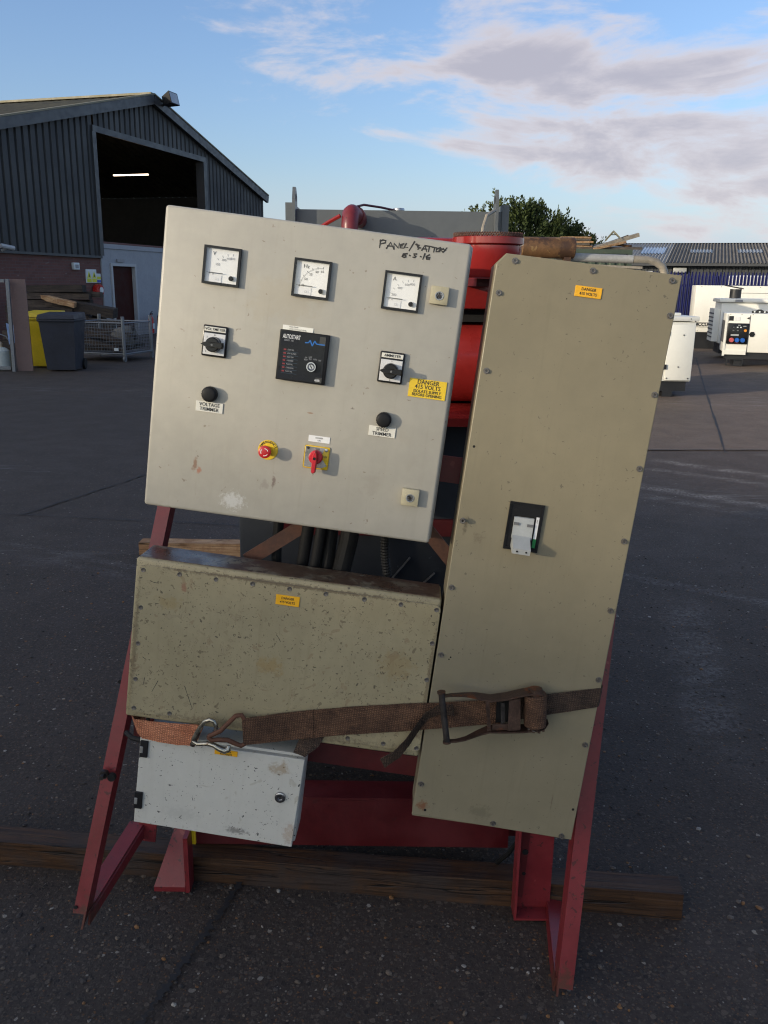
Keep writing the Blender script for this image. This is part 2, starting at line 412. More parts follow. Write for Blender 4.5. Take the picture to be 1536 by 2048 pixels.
M['estop'] = paint('red_button_plastic', (0.48, 0.015, 0.018), 0.35, var=0.1)
M['iso_red'] = paint('red_handle_plastic', (0.50, 0.012, 0.025), 0.32, var=0.1)
M['chrome'] = paint('chrome', (0.40, 0.40, 0.42), 0.22, metal=1.0, var=0.1)
M['steel'] = paint('dull_zinc_steel', (0.42, 0.42, 0.42), 0.38, metal=0.9, var=0.2, vscale=60)
M['worn_steel'] = paint('worn_plate_steel', (0.30, 0.29, 0.28), 0.33, metal=0.85, var=0.35, vscale=40)
M['screw'] = paint('oxidised_screw_steel', (0.17, 0.155, 0.14), 0.42, metal=0.75, var=0.4, vscale=90)
M['hook_steel'] = paint('zinc_hook_steel', (0.38, 0.36, 0.30), 0.30, metal=0.9, var=0.3, vscale=40, rust=((0.12, 0.055, 0.025), 22, 0.50, 0.8))
M['ring_rust'] = paint('brown_rusted_steel', (0.115, 0.048, 0.026), 0.72, metal=0.2, var=0.35, vscale=40, bump=0.4, bscale=250)
M['ratchet'] = paint('rusty_ratchet_steel', (0.060, 0.034, 0.024), 0.5, metal=0.4, var=0.45, vscale=22, bump=0.4, bscale=200,
    specks=[((0.22, 0.20, 0.18), 26, 0.68, 0.8)], rust=((0.17, 0.05, 0.016), 16, 0.55, 0.8))
M['bar_steel'] = paint('dark_worn_bar_steel', (0.055, 0.048, 0.045), 0.4, metal=0.6, var=0.4, vscale=30)
M['handle_grey'] = paint('grey_handle_plastic', (0.36, 0.37, 0.36), 0.36, var=0.08, vscale=30)
M['slot_grey'] = paint('grey_slot_plastic', (0.14, 0.14, 0.14), 0.5)
M['lock_beige'] = paint('beige_lock_plastic', (0.40, 0.36, 0.24), 0.45, var=0.1, vscale=40)
M['green'] = paint('green_flag_plastic', (0.006, 0.20, 0.045), 0.4)
M['red_dot'] = paint('sticker_red', (0.5, 0.03, 0.02), 0.5)
M['hole'] = paint('dark_hole', (0.006, 0.006, 0.006), 0.9)

def webbing(name, col, col2, rough=0.9):
    m, nt, p, oc, out = new_mat(name)
    f, _ = nt.noise(oc, 22, 6, 0.7); f2, _ = nt.noise(nt.mapping(oc, (40, 40, 260)), 1.0, 3, 0.6)
    w = nt.node('ShaderNodeTexWave', wave_type='BANDS', bands_direction='X'); nt.put(w.inputs[0], oc); w.inputs['Scale'].default_value = 60; w.inputs['Distortion'].default_value = 1.2
    w2 = nt.node('ShaderNodeTexWave', wave_type='BANDS', bands_direction='Z'); nt.put(w2.inputs[0], oc); w2.inputs['Scale'].default_value = 75; w2.inputs['Distortion'].default_value = 1.5
    wv = nt.math('MULTIPLY', w.outputs['Fac'], w2.outputs['Fac'])
    c = nt.mix(nt.ramp(f, 0.34, 0.66), col2, col)
    c = nt.mix(nt.math('MULTIPLY', nt.ramp(f2, 0.4, 0.7), 0.5), c, tuple(q * 0.45 for q in col2))
    c = nt.mix(nt.math('MULTIPLY', nt.ramp(wv, 0.0, 0.5, 1.0, 0.0), 0.55), c, tuple(q * 0.35 for q in col2))
    nt.put(p.inputs['Base Color'], c); p.inputs['Roughness'].default_value = rough; p.inputs['Specular IOR Level'].default_value = 0.2
    nt.l.new(nt.bump(wv, 0.8, 0.002), p.inputs['Normal'])
    return m
M['web_orange'] = webbing('orange_webbing', (0.72, 0.31, 0.17), (0.50, 0.19, 0.10))
M['web_brown'] = webbing('dirty_brown_webbing', (0.20, 0.108, 0.064), (0.088, 0.050, 0.033))
M['web_dark'] = webbing('dark_grimy_webbing', (0.12, 0.078, 0.055), (0.055, 0.040, 0.032))

def wood(name, c1, c2, c3, rough=0.75, axis=0, wet=0.0):
    m, nt, p, oc, out = new_mat(name)
    sc = [60, 60, 60]; sc[axis] = 2.2
    f, _ = nt.noise(nt.mapping(oc, tuple(sc)), 1.0, 6, 0.65, 0.4)
    s2 = [210, 210, 210]; s2[axis] = 5.0
    f2, _ = nt.noise(nt.mapping(oc, tuple(s2)), 1.0, 3, 0.6, 0.2)
    s3 = [38, 38, 38]; s3[axis] = 1.1
    f3, _ = nt.noise(nt.mapping(oc, tuple(s3), loc=(3, 5, 1)), 1.0, 2, 0.5, 0.6)
    g, _ = nt.noise(oc, 7, 6, 0.65); d, _ = nt.noise(oc, 45, 4, 0.7)
    c = nt.mix(nt.ramp(f, 0.30, 0.68), c1, c2)
    c = nt.mix(nt.math('MULTIPLY', nt.ramp(g, 0.45, 0.62), 0.8), c, c3)
    c = nt.mix(nt.math('MULTIPLY', nt.ramp(f2, 0.52, 0.66), 0.6), c, tuple(q * 0.35 for q in c1))
    crack = nt.math('MULTIPLY', nt.ramp(f3, 0.485, 0.50), nt.ramp(f3, 0.50, 0.515, 1.0, 0.0))
    c = nt.mix(crack, c, tuple(q * 0.15 for q in c1))
    c = nt.mix(nt.math('MULTIPLY', nt.ramp(d, 0.55, 0.7), 0.5), c, tuple(q * 0.5 for q in c1))
    nt.put(p.inputs['Base Color'], c); nt.put(p.inputs['Roughness'], nt.ramp(g, 0.3, 0.7, rough - 0.1, rough + 0.1)); p.inputs['Specular IOR Level'].default_value = 0.3
    h = nt.math('SUBTRACT', nt.math('ADD', f, nt.math('MULTIPLY', f2, 0.5)), crack)
    nt.l.new(nt.bump(h, 0.6, 0.004), p.inputs['Normal'])
    return m
M['wood_wet'] = wood('wet_brown_timber', (0.024, 0.011, 0.006), (0.070, 0.033, 0.014), (0.036, 0.027, 0.024), 0.6)
M['wood_pine'] = wood('fresh_pine_timber', (0.34, 0.19, 0.09), (0.52, 0.33, 0.18), (0.26, 0.13, 0.06), 0.7)
M['wood_dark'] = wood('dark_weathered_timber', (0.024, 0.019, 0.016), (0.060, 0.046, 0.037), (0.038, 0.033, 0.031), 0.8)
M['wood_grey'] = wood('grey_weathered_timber', (0.085, 0.07, 0.055), (0.17, 0.14, 0.11), (0.10, 0.085, 0.07), 0.8)
M['wood_grey_dark'] = wood('darker_grey_brown_timber', (0.045, 0.034, 0.027), (0.105, 0.080, 0.062), (0.055, 0.043, 0.036), 0.8)  # darker version of the grey timber
M['wood_orange'] = wood('split_pale_timber', (0.36, 0.20, 0.09), (0.55, 0.38, 0.22), (0.30, 0.16, 0.08), 0.75)
M['board_brown'] = paint('brown_board', (0.16, 0.105, 0.095), 0.7, var=0.12, vscale=5, specks=[((0.06, 0.04, 0.04), 20, 0.7, 0.5)])

# background
M['cladding'] = paint('dark_grey_cladding', (0.043, 0.044, 0.045), 0.55, spec=0.3, var=0.10, vscale=0.8, streak=(1.4, (0.075, 0.075, 0.072), 0.35))
M['cladding_trim'] = paint('dark_grey_trim', (0.046, 0.048, 0.051), 0.45, var=0.08)
M['roof_moss'] = paint('mossy_roof_sheet', (0.10, 0.085, 0.050), 0.85, var=0.3, vscale=1.5, specks=[((0.05, 0.05, 0.03), 3, 0.6, 0.6)])
M['verge'] = paint('weathered_verge_flashing', (0.19, 0.17, 0.105), 0.6, var=0.15, vscale=2)
M['white_block'] = paint('white_painted_blockwork', (0.30, 0.31, 0.33), 0.6, var=0.10, vscale=2, bump=0.2, bscale=60)
M['white_frame'] = paint('white_door_frame', (0.40, 0.41, 0.42), 0.4, var=0.05)
M['brown_door'] = paint('dark_red_brown_door', (0.040, 0.008, 0.005), 0.6, var=0.15, vscale=4, spec=0.15)
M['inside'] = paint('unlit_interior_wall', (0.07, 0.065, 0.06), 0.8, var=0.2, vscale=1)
M['inside_grey'] = paint('grey_stored_panel', (0.65, 0.67, 0.70), 0.6)
M['canopy_white'] = paint('white_canopy_paint', (0.78, 0.76, 0.68), 0.35, var=0.03, vscale=2, rvar=0.05, streak=(2.0, (0.60, 0.54, 0.42), 0.18))
M['canopy_seam'] = paint('panel_seam_shadow_gap', (0.10, 0.10, 0.10), 0.7)
M['gen_black'] = paint('black_base_paint', (0.015, 0.015, 0.016), 0.5, var=0.2)
M['exhaust_rust'] = paint('rusty_silencer', (0.15, 0.075, 0.030), 0.6, metal=0.2, var=0.35, vscale=3, rust=((0.045, 0.022, 0.015), 2.5, 0.48, 0.8), specks=[((0.32, 0.20, 0.08), 5, 0.62, 0.6)])
M['pipe_grey'] = paint('grey_exhaust_pipe', (0.30, 0.30, 0.29), 0.5, var=0.2, vscale=3, rust=((0.20, 0.10, 0.05), 3, 0.58, 0.6))
M['pipe_tan'] = paint('tan_exhaust_pipe', (0.34, 0.29, 0.22), 0.5, metal=0.3, var=0.2, vscale=5)
M['sock_red'] = paint('red_socket', (0.55, 0.10, 0.10), 0.4); M['sock_blue'] = paint('blue_socket', (0.01, 0.10, 0.42), 0.4)
M['amber'] = paint('amber_plastic', (0.75, 0.28, 0.03), 0.4)
M['container'] = paint('green_container_paint', (0.055, 0.075, 0.050), 0.6, var=0.2, vscale=2, rust=((0.13, 0.055, 0.025), 3, 0.62, 0.7))
M['fence_blue'] = paint('blue_fence_paint', (0.008, 0.012, 0.085), 0.5, spec=0.2, var=0.25, vscale=3)
M['shed_wall'] = paint('dark_shed_cladding', (0.040, 0.044, 0.050), 0.55, var=0.1, vscale=1)
M['shed_roof'] = paint('grey_cement_roof', (0.155, 0.140, 0.120), 0.85, var=0.22, vscale=0.7, streak=(0.9, (0.30, 0.28, 0.24), 0.35))
M['shed_roof_pale'] = paint('pale_cement_roof', (0.33, 0.32, 0.30), 0.8, var=0.15, vscale=0.7)
M['skylight'] = paint('milky_rooflight', (0.27, 0.28, 0.28), 0.4, var=0.15, vscale=2)
M['rooflight_blue'] = paint('glassy_rooflight', (0.10, 0.17, 0.27), 0.15, var=0.1)
M['galv'] = paint('galvanised_steel', (0.155, 0.168, 0.185), 0.45, metal=0.35, var=0.2, vscale=6)
M['yellow_bin'] = paint('yellow_bin_plastic', (0.62, 0.45, 0.010), 0.42, var=0.12, vscale=4)
M['dark_bin'] = paint('charcoal_bin_plastic', (0.022, 0.025, 0.036), 0.55, spec=0.3, var=0.2, vscale=3)
M['rag'] = paint('pale_blue_rag', (0.26, 0.36, 0.55), 0.9, var=0.2, vscale=20)
M['gas'] = paint('grey_gas_cylinder_paint', (0.36, 0.40, 0.38), 0.5, var=0.15, vscale=5)
M['ext_red'] = paint('extinguisher_red', (0.40, 0.012, 0.010), 0.3)
M['sign_white'] = paint('white_sign', (0.62, 0.66, 0.66), 0.5); M['sign_yellow'] = paint('sign_yellow', (0.62, 0.62, 0.04), 0.5)
M['sign_blue'] = paint('sign_blue', (0.04, 0.09, 0.40), 0.5)
M['sack'] = paint('pale_sack', (0.13, 0.118, 0.10), 0.9, var=0.3, vscale=8)
M['wall_far'] = paint('shade_shed_sheeting', (0.20, 0.20, 0.19), 0.7, var=0.1, vscale=0.5)
M['tube'] = emit('lit_tube', (1.0, 0.74, 0.52), 4.5)
M['lens'] = paint('lamp_glass', (0.35, 0.37, 0.38), 0.12)

def brick_mat():
    m, nt, p, oc, out = new_mat('red_brick_wall')
    mp = nt.node('ShaderNodeMapping'); nt.put(mp.inputs[0], oc); mp.inputs['Rotation'].default_value = (R(-90), 0, 0)
    b = nt.node('ShaderNodeTexBrick'); nt.l.new(mp.outputs[0], b.inputs['Vector'])
    b.inputs['Scale'].default_value = 1.0; b.inputs['Brick Width'].default_value = 0.225; b.inputs['Row Height'].default_value = 0.075
    b.inputs['Mortar Size'].default_value = 0.006; b.inputs['Mortar Smooth'].default_value = 0.1; b.inputs['Bias'].default_value = -0.2
    b.inputs['Color1'].default_value = (0.155, 0.066, 0.052, 1); b.inputs['Color2'].default_value = (0.115, 0.047, 0.038, 1); b.inputs['Mortar'].default_value = (0.13, 0.09, 0.08, 1)
    f, _ = nt.noise(oc, 2.0, 5)
    g, _ = nt.noise(nt.mapping(oc, (5, 5, 14)), 1.0, 2)
    c = nt.mix(nt.math('MULTIPLY', nt.ramp(f, 0.4, 0.7), 0.35), b.outputs['Color'], (0.10, 0.05, 0.045))
    c = nt.mix(nt.math('MULTIPLY', nt.ramp(g, 0.70, 0.76), 0.5), c, (0.24, 0.19, 0.17))
    nt.put(p.inputs['Base Color'], c); p.inputs['Roughness'].default_value = 0.85
    nt.l.new(nt.bump(b.outputs['Fac'], -0.5, 0.01), p.inputs['Normal'])
    return m
M['brick'] = brick_mat()

def yard_mat(name='yard_aggregate', dry_sunlit=False):
    """dark exposed-aggregate yard surface: pebbles of many colours in a blackish binder, damp and pale tracked patches"""
    m, nt, p, oc, out = new_mat(name)
    big, _ = nt.noise(oc, 0.45, 5, 0.6); mid, _ = nt.noise(oc, 3.2, 5, 0.6); fine, _ = nt.noise(oc, 70, 4, 0.7)
    c = nt.mix(nt.ramp(big, 0.35, 0.65), (0.0230, 0.0155, 0.0118), (0.0370, 0.0255, 0.0195))
    if dry_sunlit: c = nt.mix(nt.ramp(big, 0.35, 0.65), (0.058, 0.040, 0.030), (0.094, 0.064, 0.046))  # paler, warmer slab; some of the sunlight is put into this colour
    c = nt.mix(nt.math('MULTIPLY', nt.ramp(mid, 0.4, 0.7), 0.5), c, (0.050, 0.038, 0.031) if dry_sunlit else (0.0175, 0.0135, 0.0120))
    c = nt.mix(nt.ramp(fine, 0.35, 0.70, 0.0, 0.75), c, (0.085, 0.073, 0.066) if dry_sunlit else (0.052, 0.039, 0.031))
    h = nt.math('MULTIPLY', fine, 0.6)
    wob = nt.node('ShaderNodeVectorMath', operation='ADD'); nt.put(wob.inputs[0], oc)
    _, wc = nt.noise(oc, 60, 2); wsc = nt.node('ShaderNodeVectorMath', operation='SCALE'); nt.l.new(wc, wsc.inputs[0]); wsc.inputs['Scale'].default_value = 0.012
    nt.l.new(wsc.outputs[0], wob.inputs[1]); wv = wob.outputs[0]
    for sc, thr, rad, amt in ((170.0, 0.35, 0.44, 0.60), (95.0, 0.50, 0.42, 0.75), (52.0, 0.72, 0.38, 0.85)):
        v = nt.voro(wv, sc); sp = nt.node('ShaderNodeSeparateColor'); nt.l.new(v.outputs['Color'], sp.inputs[0])
        pick = nt.math('GREATER_THAN', sp.outputs[0], thr)
        shape = nt.ramp(v.outputs['Distance'], rad * 0.86, rad, 1.0, 0.0)
        mk = nt.math('MULTIPLY', nt.math('MULTIPLY', pick, shape), amt)
        pc = nt.mix(nt.ramp(sp.outputs[1], 0.10, 0.95), (0.013, 0.010, 0.009), (0.095, 0.074, 0.058))
        pc = nt.mix(nt.ramp(sp.outputs[2], 0.86, 0.9), pc, (0.13, 0.060, 0.022))
        pc = nt.mix(nt.ramp(sp.outputs[1], 0.978, 0.985), pc, (0.27, 0.245, 0.21))
        c = nt.mix(mk, c, pc)
        h = nt.math('ADD', h, nt.math('MULTIPLY', mk, 0.5))
    # pale scuffed wheel tracks running across the yard
    tr = nt.mapping(oc, (0.30, 1.0, 1.0), (0, 0, R(12)))
    t1, _ = nt.noise(tr, 0.55, 2, 0.4)
    t2, _ = nt.noise(nt.mapping(oc, (2.0, 9.0, 1.0), (0, 0, R(12))), 1.0, 6, 0.7)
    trk = nt.math('MULTIPLY', nt.ramp(t1, 0.55, 0.62), nt.ramp(t2, 0.50, 0.72))
    c = nt.mix(nt.math('MULTIPLY', trk, 0.65), c, (0.17, 0.165, 0.17))
    if not dry_sunlit:
        sx = nt.node('ShaderNodeSeparateXYZ'); nt.put(sx.inputs[0], oc); rag, _ = nt.noise(nt.mapping(oc, (3.0, 9.0, 1.0), (0, 0, R(36))), 1.0, 6, 0.75); grit, _ = nt.noise(oc, 45, 3, 0.7)
        for (ax, ay, bx, by, hw, amt) in ((2.45, 8.15, 3.75, 7.10, 0.10, 0.8), (2.30, 7.75, 3.35, 6.95, 0.08, 0.6), (1.95, 7.10, 3.25, 6.00, 0.11, 0.9), (1.9, 6.72, 2.8, 6.0, 0.10, 0.6), (1.2, 4.75, 2.3, 4.05, 0.06, 0.5), (1.62, 4.35, 1.22, 2.75, 0.13, 0.45), (-2.6, 5.2, -1.3, 4.6, 0.05, 0.3), (-2.3, 4.9, -1.0, 4.3, 0.05, 0.3)):
            d_ = Vector((bx - ax, by - ay)); ln = d_.length; d_ /= ln
            al = nt.math('ADD', nt.math('MULTIPLY', nt.math('SUBTRACT', sx.outputs[0], ax), d_.x), nt.math('MULTIPLY', nt.math('SUBTRACT', sx.outputs[1], ay), d_.y))
            ac = nt.math('ABSOLUTE', nt.math('ADD', nt.math('MULTIPLY', nt.math('SUBTRACT', sx.outputs[0], ax), -d_.y), nt.math('MULTIPLY', nt.math('SUBTRACT', sx.outputs[1], ay), d_.x)))
            g = nt.math('MULTIPLY', nt.ramp(ac, hw * 0.3, hw * 1.3, 1.0, 0.0), nt.math('MULTIPLY', nt.ramp(al, -0.1, 0.4), nt.ramp(al, ln - 0.3, ln + 0.3, 1.0, 0.0)))
            g = nt.math('MULTIPLY', g, nt.math('MULTIPLY', nt.ramp(rag, 0.38, 0.62), nt.ramp(grit, 0.40, 0.58)))
            c = nt.mix(nt.math('MULTIPLY', g, amt), c, (0.20, 0.19, 0.19))
    nt.put(p.inputs['Base Color'], c)
    wet = nt.ramp(mid, 0.3, 0.7, 0.68, 0.76)
    p.inputs['Diffuse Roughness'].default_value = 1.0; nt.put(p.inputs['Roughness'], wet); p.inputs['Specular IOR Level'].default_value = 0.42
    nt.l.new(nt.bump(h, 0.9, 0.005), p.inputs['Normal'])
    return m
M['yard'] = yard_mat(); M['yard_dry_sunlit'] = yard_mat('dry_sunlit_concrete', True)
M['seam'] = paint('tarry_joint', (0.012, 0.011, 0.012), 0.7, var=0.3, vscale=30)

M['stone_dark'] = paint('dark_grit', (0.035, 0.028, 0.024), 0.7, var=0.5, vscale=40); M['stone_tan'] = paint('tan_grit', (0.105, 0.080, 0.058), 0.65, var=0.5, vscale=40); M['stone_orange'] = paint('orange_grit', (0.17, 0.080, 0.025), 0.6, var=0.4, vscale=40); M['stone_pale'] = paint('pale_grit', (0.24, 0.22, 0.19), 0.5, var=0.35, vscale=40)
def leaf_mat(name, a, b):
    m, nt, p, oc, out = new_mat(name)
    f, _ = nt.noise(oc, 0.9, 4, 0.6); g, _ = nt.noise(oc, 5.0, 3, 0.6)
    c = nt.mix(nt.ramp(f, 0.35, 0.65), a, b); c = nt.mix(nt.math('MULTIPLY', nt.ramp(g, 0.55, 0.7), 0.4), c, tuple(q * 1.7 for q in b))
    nt.put(p.inputs['Base Color'], c); p.inputs['Roughness'].default_value = 0.7; p.inputs['Specular IOR Level'].default_value = 0.25
    return m
M['leaf'] = leaf_mat('conifer_foliage', (0.022, 0.036, 0.012), (0.050, 0.070, 0.020))
M['leaf_light'] = leaf_mat('yellow_green_conifer_foliage', (0.045, 0.062, 0.016), (0.095, 0.110, 0.030))
M['bark'] = paint('conifer_bark', (0.09, 0.06, 0.04), 0.9)

def clear_cover():
    m = bpy.data.materials.new('clear_cover'); m.use_nodes = True; nt = NT(m.node_tree); nt.n.clear()
    o = nt.node('ShaderNodeOutputMaterial'); mx = nt.node('ShaderNodeMixShader'); t = nt.node('ShaderNodeBsdfTransparent'); g = nt.node('ShaderNodeBsdfGlossy')
    g.inputs['Roughness'].default_value = 0.08
    mx.inputs[0].default_value = 0.05; nt.l.new(t.outputs[0], mx.inputs[1]); nt.l.new(g.outputs[0], mx.inputs[2]); nt.l.new(mx.outputs[0], o.inputs[0])
    return m
M['clear'] = clear_cover()
# ------------------------------------------------------------------ ground
mb = MB(); mb.quad((-220, -220, 0), (220, -220, 0), (220, 260, 0), (-220, 260, 0))
tag(build('yard_ground', mb, M['yard'], smooth=0), kind='structure')
mb = MB(); mb.quad((-1.2, 8.30, 0.004), (26, 9.9, 0.004), (26, 24.6, 0.004), (1.6, 24.6, 0.004))
tag(build('yard_slab', mb, M['yard_dry_sunlit'], smooth=0), kind='structure')
def grit(n, x0, x1, y0, y1, seed):
    """small stones standing proud of the worn surface near the photographer"""
    r_ = random.Random(seed); b_ = bmesh.new(); bmesh.ops.create_icosphere(b_, subdivisions=1, radius=1.0)
    bv = [v.co.copy() for v in b_.verts]; bf = [tuple(v.index for v in f.verts) for f in b_.faces]; b_.free()
    vs, fs, mi = [], [], []
    for k in range(n):
        y = y0 + (y1 - y0) * r_.random() ** 1.6; x = r_.uniform(x0, x1) * (0.55 + 0.45 * y / y1)
        s_ = r_.choice((1, 1, 1, 1.5, 1.5, 2.2)) * r_.uniform(0.0016, 0.0036); a = r_.uniform(0, 6.283); sx, sy, sz = s_ * r_.uniform(0.7, 1.6), s_ * r_.uniform(0.7, 1.3), s_ * r_.uniform(0.35, 0.7)
        ca, sa = math.cos(a), math.sin(a); o = len(vs)
        for v in bv:
            jx, jy, jz = v.x * sx * r_.uniform(0.8, 1.2), v.y * sy * r_.uniform(0.8, 1.2), v.z * sz * r_.uniform(0.8, 1.2)
            vs.append((x + jx * ca - jy * sa, y + jx * sa + jy * ca, jz + sz * 0.25))
        m_ = r_.choices((0, 1, 2, 3), (0.52, 0.33, 0.11, 0.04))[0]
        for f in bf: fs.append(tuple(i + o for i in f)); mi.append(m_)
    me = bpy.data.meshes.new('loose_grit'); me.from_pydata(vs, [], fs)
    for q in ('stone_dark', 'stone_tan', 'stone_orange', 'stone_pale'): me.materials.append(M[q])
    me.polygons.foreach_set('material_index', mi)
    o = bpy.data.objects.new('loose_grit', me); COL.objects.link(o)
    tag(o, 'small dark, tan and pale stones in the worn yard surface', 'gravel', kind='stuff')
grit(9000, -2.3, 2.3, 0.85, 5.0, 21)
def seam(pts, w, jit, n=18, name='joint_line'):
    """tar-filled joint or crack lying on the yard"""
    P = []
    for (a, b) in zip(pts, pts[1:]):
        for k in range(n): P.append(Vector(a).lerp(Vector(b), k / n))
    P.append(Vector(pts[-1])); mb = MB(); L_, R_ = [], []
    for i, p in enumerate(P):
        t = (P[min(i + 1, len(P) - 1)] - P[max(i - 1, 0)]).normalized(); nn = Vector((-t.y, t.x))
        q = p + nn * rnd.uniform(-jit, jit); ww = w * rnd.uniform(0.25, 1.5)
        L_.append((q.x + nn.x * ww / 2, q.y + nn.y * ww / 2, 0.008)); R_.append((q.x - nn.x * ww / 2, q.y - nn.y * ww / 2, 0.008))
    for i in range(len(L_) - 1): mb.quad(L_[i], R_[i], R_[i + 1], L_[i + 1])
    return tag(build(name, mb, M['seam'], smooth=0), kind='structure')
seam([(3.42, 8.42), (5.22, 13.96), (7.4, 20.6)], 0.024, 0.004)
seam([(-2.54, 5.75), (-2.28, 6.42), (-2.04, 7.08), (-1.0, 9.9), (1.2, 15.4)], 0.018, 0.010)
seam([(-0.36, 2.05), (-0.42, 1.86), (-0.50, 1.60), (-0.56, 1.44), (-0.75, 1.0)], 0.015, 0.008, 34)
seam([(-1.2, 8.30), (3.42, 8.585), (9.0, 8.93), (26, 9.9)], 0.03, 0.008, 30)
seam([(-6.0, 5.95), (-2.54, 5.75), (-0.2, 5.45)], 0.008, 0.006)

# ------------------------------------------------------------------ unseen sheds added behind the camera to shade the yard
ES = SUN_H * -1.0; ET = Vector((ES.y * -1, ES.x, 0))
def shade_shed(t0, t1, s1, H, label):
    b = thing('added_shade_shed', label, 'building', loc=tuple(ES * s1 + ET * (t0 + t1) / 2), rotz=math.atan2(ET.y, ET.x))
    w = (t1 - t0) / 2; d = 22.0        # local x along the eave, local y towards the sun
    mb = MB(); mb.box(-w, w, 0, d, 0, H); build('wall', mb, M['wall_far'], b, smooth=0)
    mb = MB()
    for y0 in (0.0, d):
        mb.loft([[(-w, y0, H), (w, y0, H), (w, d / 2, H + 0.9), (-w, d / 2, H + 0.9)], [(-w, y0, H + 0.06), (w, y0, H + 0.06), (w, d / 2, H + 0.96), (-w, d / 2, H + 0.96)]])
    build('roof', mb, M['shed_roof'], b, smooth=0)
SHADE_S = 6.0
te = math.tan(SUN_EL)
shade_shed(-7, 12.9, -40.0, (SHADE_S + 40.0) * te - 0.06, 'long grey shed added unseen behind the photographer to shade the yard')
shade_shed(13.0, 30, -40.0, (SHADE_S + 40.0) * te + 2.3, 'taller grey shed added unseen beside the long one to shade the yard')

# ------------------------------------------------------------------ workshop with the big opening (left)
GA = R(17); GU = Vector((math.sin(GA), math.cos(GA), 0)); GP = Vector((-8.042, 25.0, 0))
# drawing frame: x along the gable (away from the camera), y into the building (left), z up
GM = Matrix.Translation(GP) @ Matrix(((GU.x, -GU.y, 0, 0), (GU.y, GU.x, 0, 0), (0, 0, 1, 0), (0, 0, 0, 1)))
shop = thing('workshop_building', 'dark grey corrugated workshop with brick base and tall open loading doorway', 'building', matrix=GM, base=(0, 0, 0))
AP_S, AP_Z, SL = 2.93, 6.95, 0.2625
S0, S1 = AP_S - 7.81, AP_S + 7.81
roof_z = lambda s: AP_Z - abs(s - AP_S) * SL
OP0, OP1, OPB, OPT = 0.0, 6.0, 2.60, 5.50
PITCHC = 0.26
def clad_sheet(sa, sb, zb):
    mb = MB(); prof = []
    k = math.floor(sa / PITCHC)
    while k * PITCHC < sb + 1e-6:
        b = k * PITCHC
        for ds, dy in ((0.0, 0.0), (0.165, 0.0), (0.185, 0.045), (0.240, 0.045)):
            s = b + ds
            if sa - 1e-6 <= s <= sb + 1e-6: prof.append((s, dy))
        k += 1
    if not prof or prof[0][0] > sa + 1e-4: prof.insert(0, (sa, 0.0))
    if prof[-1][0] < sb - 1e-4: prof.append((sb, 0.0))
    if sa < AP_S < sb: 
        prof.append((AP_S, 0.0)); prof.sort()
    for (a, ya), (b, yb) in zip(prof, prof[1:]):
        mb.quad((a, ya, zb), (b, yb, zb), (b, yb, roof_z(b) - 0.12), (a, ya, roof_z(a) - 0.12))
    return mb
s = S0; sheets = [S0]
while s < S1 - 0.3:
    s = min(math.floor(s / 1.04 + 1.0001) * 1.04, S1); sheets.append(s)
cuts = sorted(set([round(q, 3) for q in sheets] + [OP0 - 0.02, OP1 + 0.02]))
for a, b in zip(cuts, cuts[1:]):
    if b - a < 0.05: continue
    mid = (a + b) / 2
    build('cladding_sheet', clad_sheet(a, b, OPT + 0.02 if OP0 - 0.03 < mid < OP1 + 0.03 else 2.26), M['cladding'], shop, smooth=0)
mb = MB(); mb.box(S0, -0.04, 0.06, 0.30, 0, 2.24); build('brick_wall', mb, M['brick'], shop, smooth=0)
mb = MB(); mb.box(OP1 + 0.04, S1, 0.06, 0.30, 0, 2.24); build('brick_wall', mb, M['brick'], shop, smooth=0)
for a, b in ((S0, -0.04), (OP1 + 0.04, S1)):
    mb = MB(); mb.box(a, b, -0.03, 0.055, 2.20, 2.262); build('drip_flashing', mb, M['cladding_trim'], shop, smooth=0)
mb = MB(); mb.box(OP0 - 0.12, OP1 + 0.18, -0.05, 0.0, OPT, OPT + 0.16); build('lintel_trim', mb, M['cladding_trim'], shop, smooth=0)
for a, b in ((-0.15, 0.02), (OP1 - 0.02, OP1 + 0.20)):
    mb = MB(); mb.box(a, b, -0.052, 0.25, 2.27, OPT - 0.004); build('jamb_trim', mb, M['cladding_trim'], shop, smooth=0)
mb = MB(); mb.box(OP0 - 0.038, 0.40, 0.02, 0.22, 0, 2.47); mb.box(1.60, OP1 + 0.038, 0.02, 0.22, 0, 2.47); mb.box(0.402, 1.598, 0.02, 0.22, 2.06, 2.47)
build('infill_wall', mb, M['white_block'], shop, smooth=0)
mb = MB(); mb.box(OP0 - 0.038, OP1 + 0.038, -0.01, 0.30, 2.475, 2.60); build('mezzanine_edge', mb, M['white_block'], shop, smooth=0)
dr = MB(); dr.box(0.44, 1.56, 0.10, 0.15, 0.02, 2.00); dr = build('door', dr, M['brown_door'], shop, smooth=0)
mb = MB(); mb.box(0.36, 0.438, -0.02, 0.14, 0, 2.08); mb.box(1.562, 1.64, -0.02, 0.14, 0, 2.08); mb.box(0.44, 1.56, -0.02, 0.14, 2.004, 2.08); build('door_frame', mb, M['white_frame'], dr, smooth=0)
mb = MB(); mb.box(0.66, 1.02, -0.03, -0.002, 2.12, 2.20); build('sign_plate', mb, M['ink_grey'], dr, smooth=0)
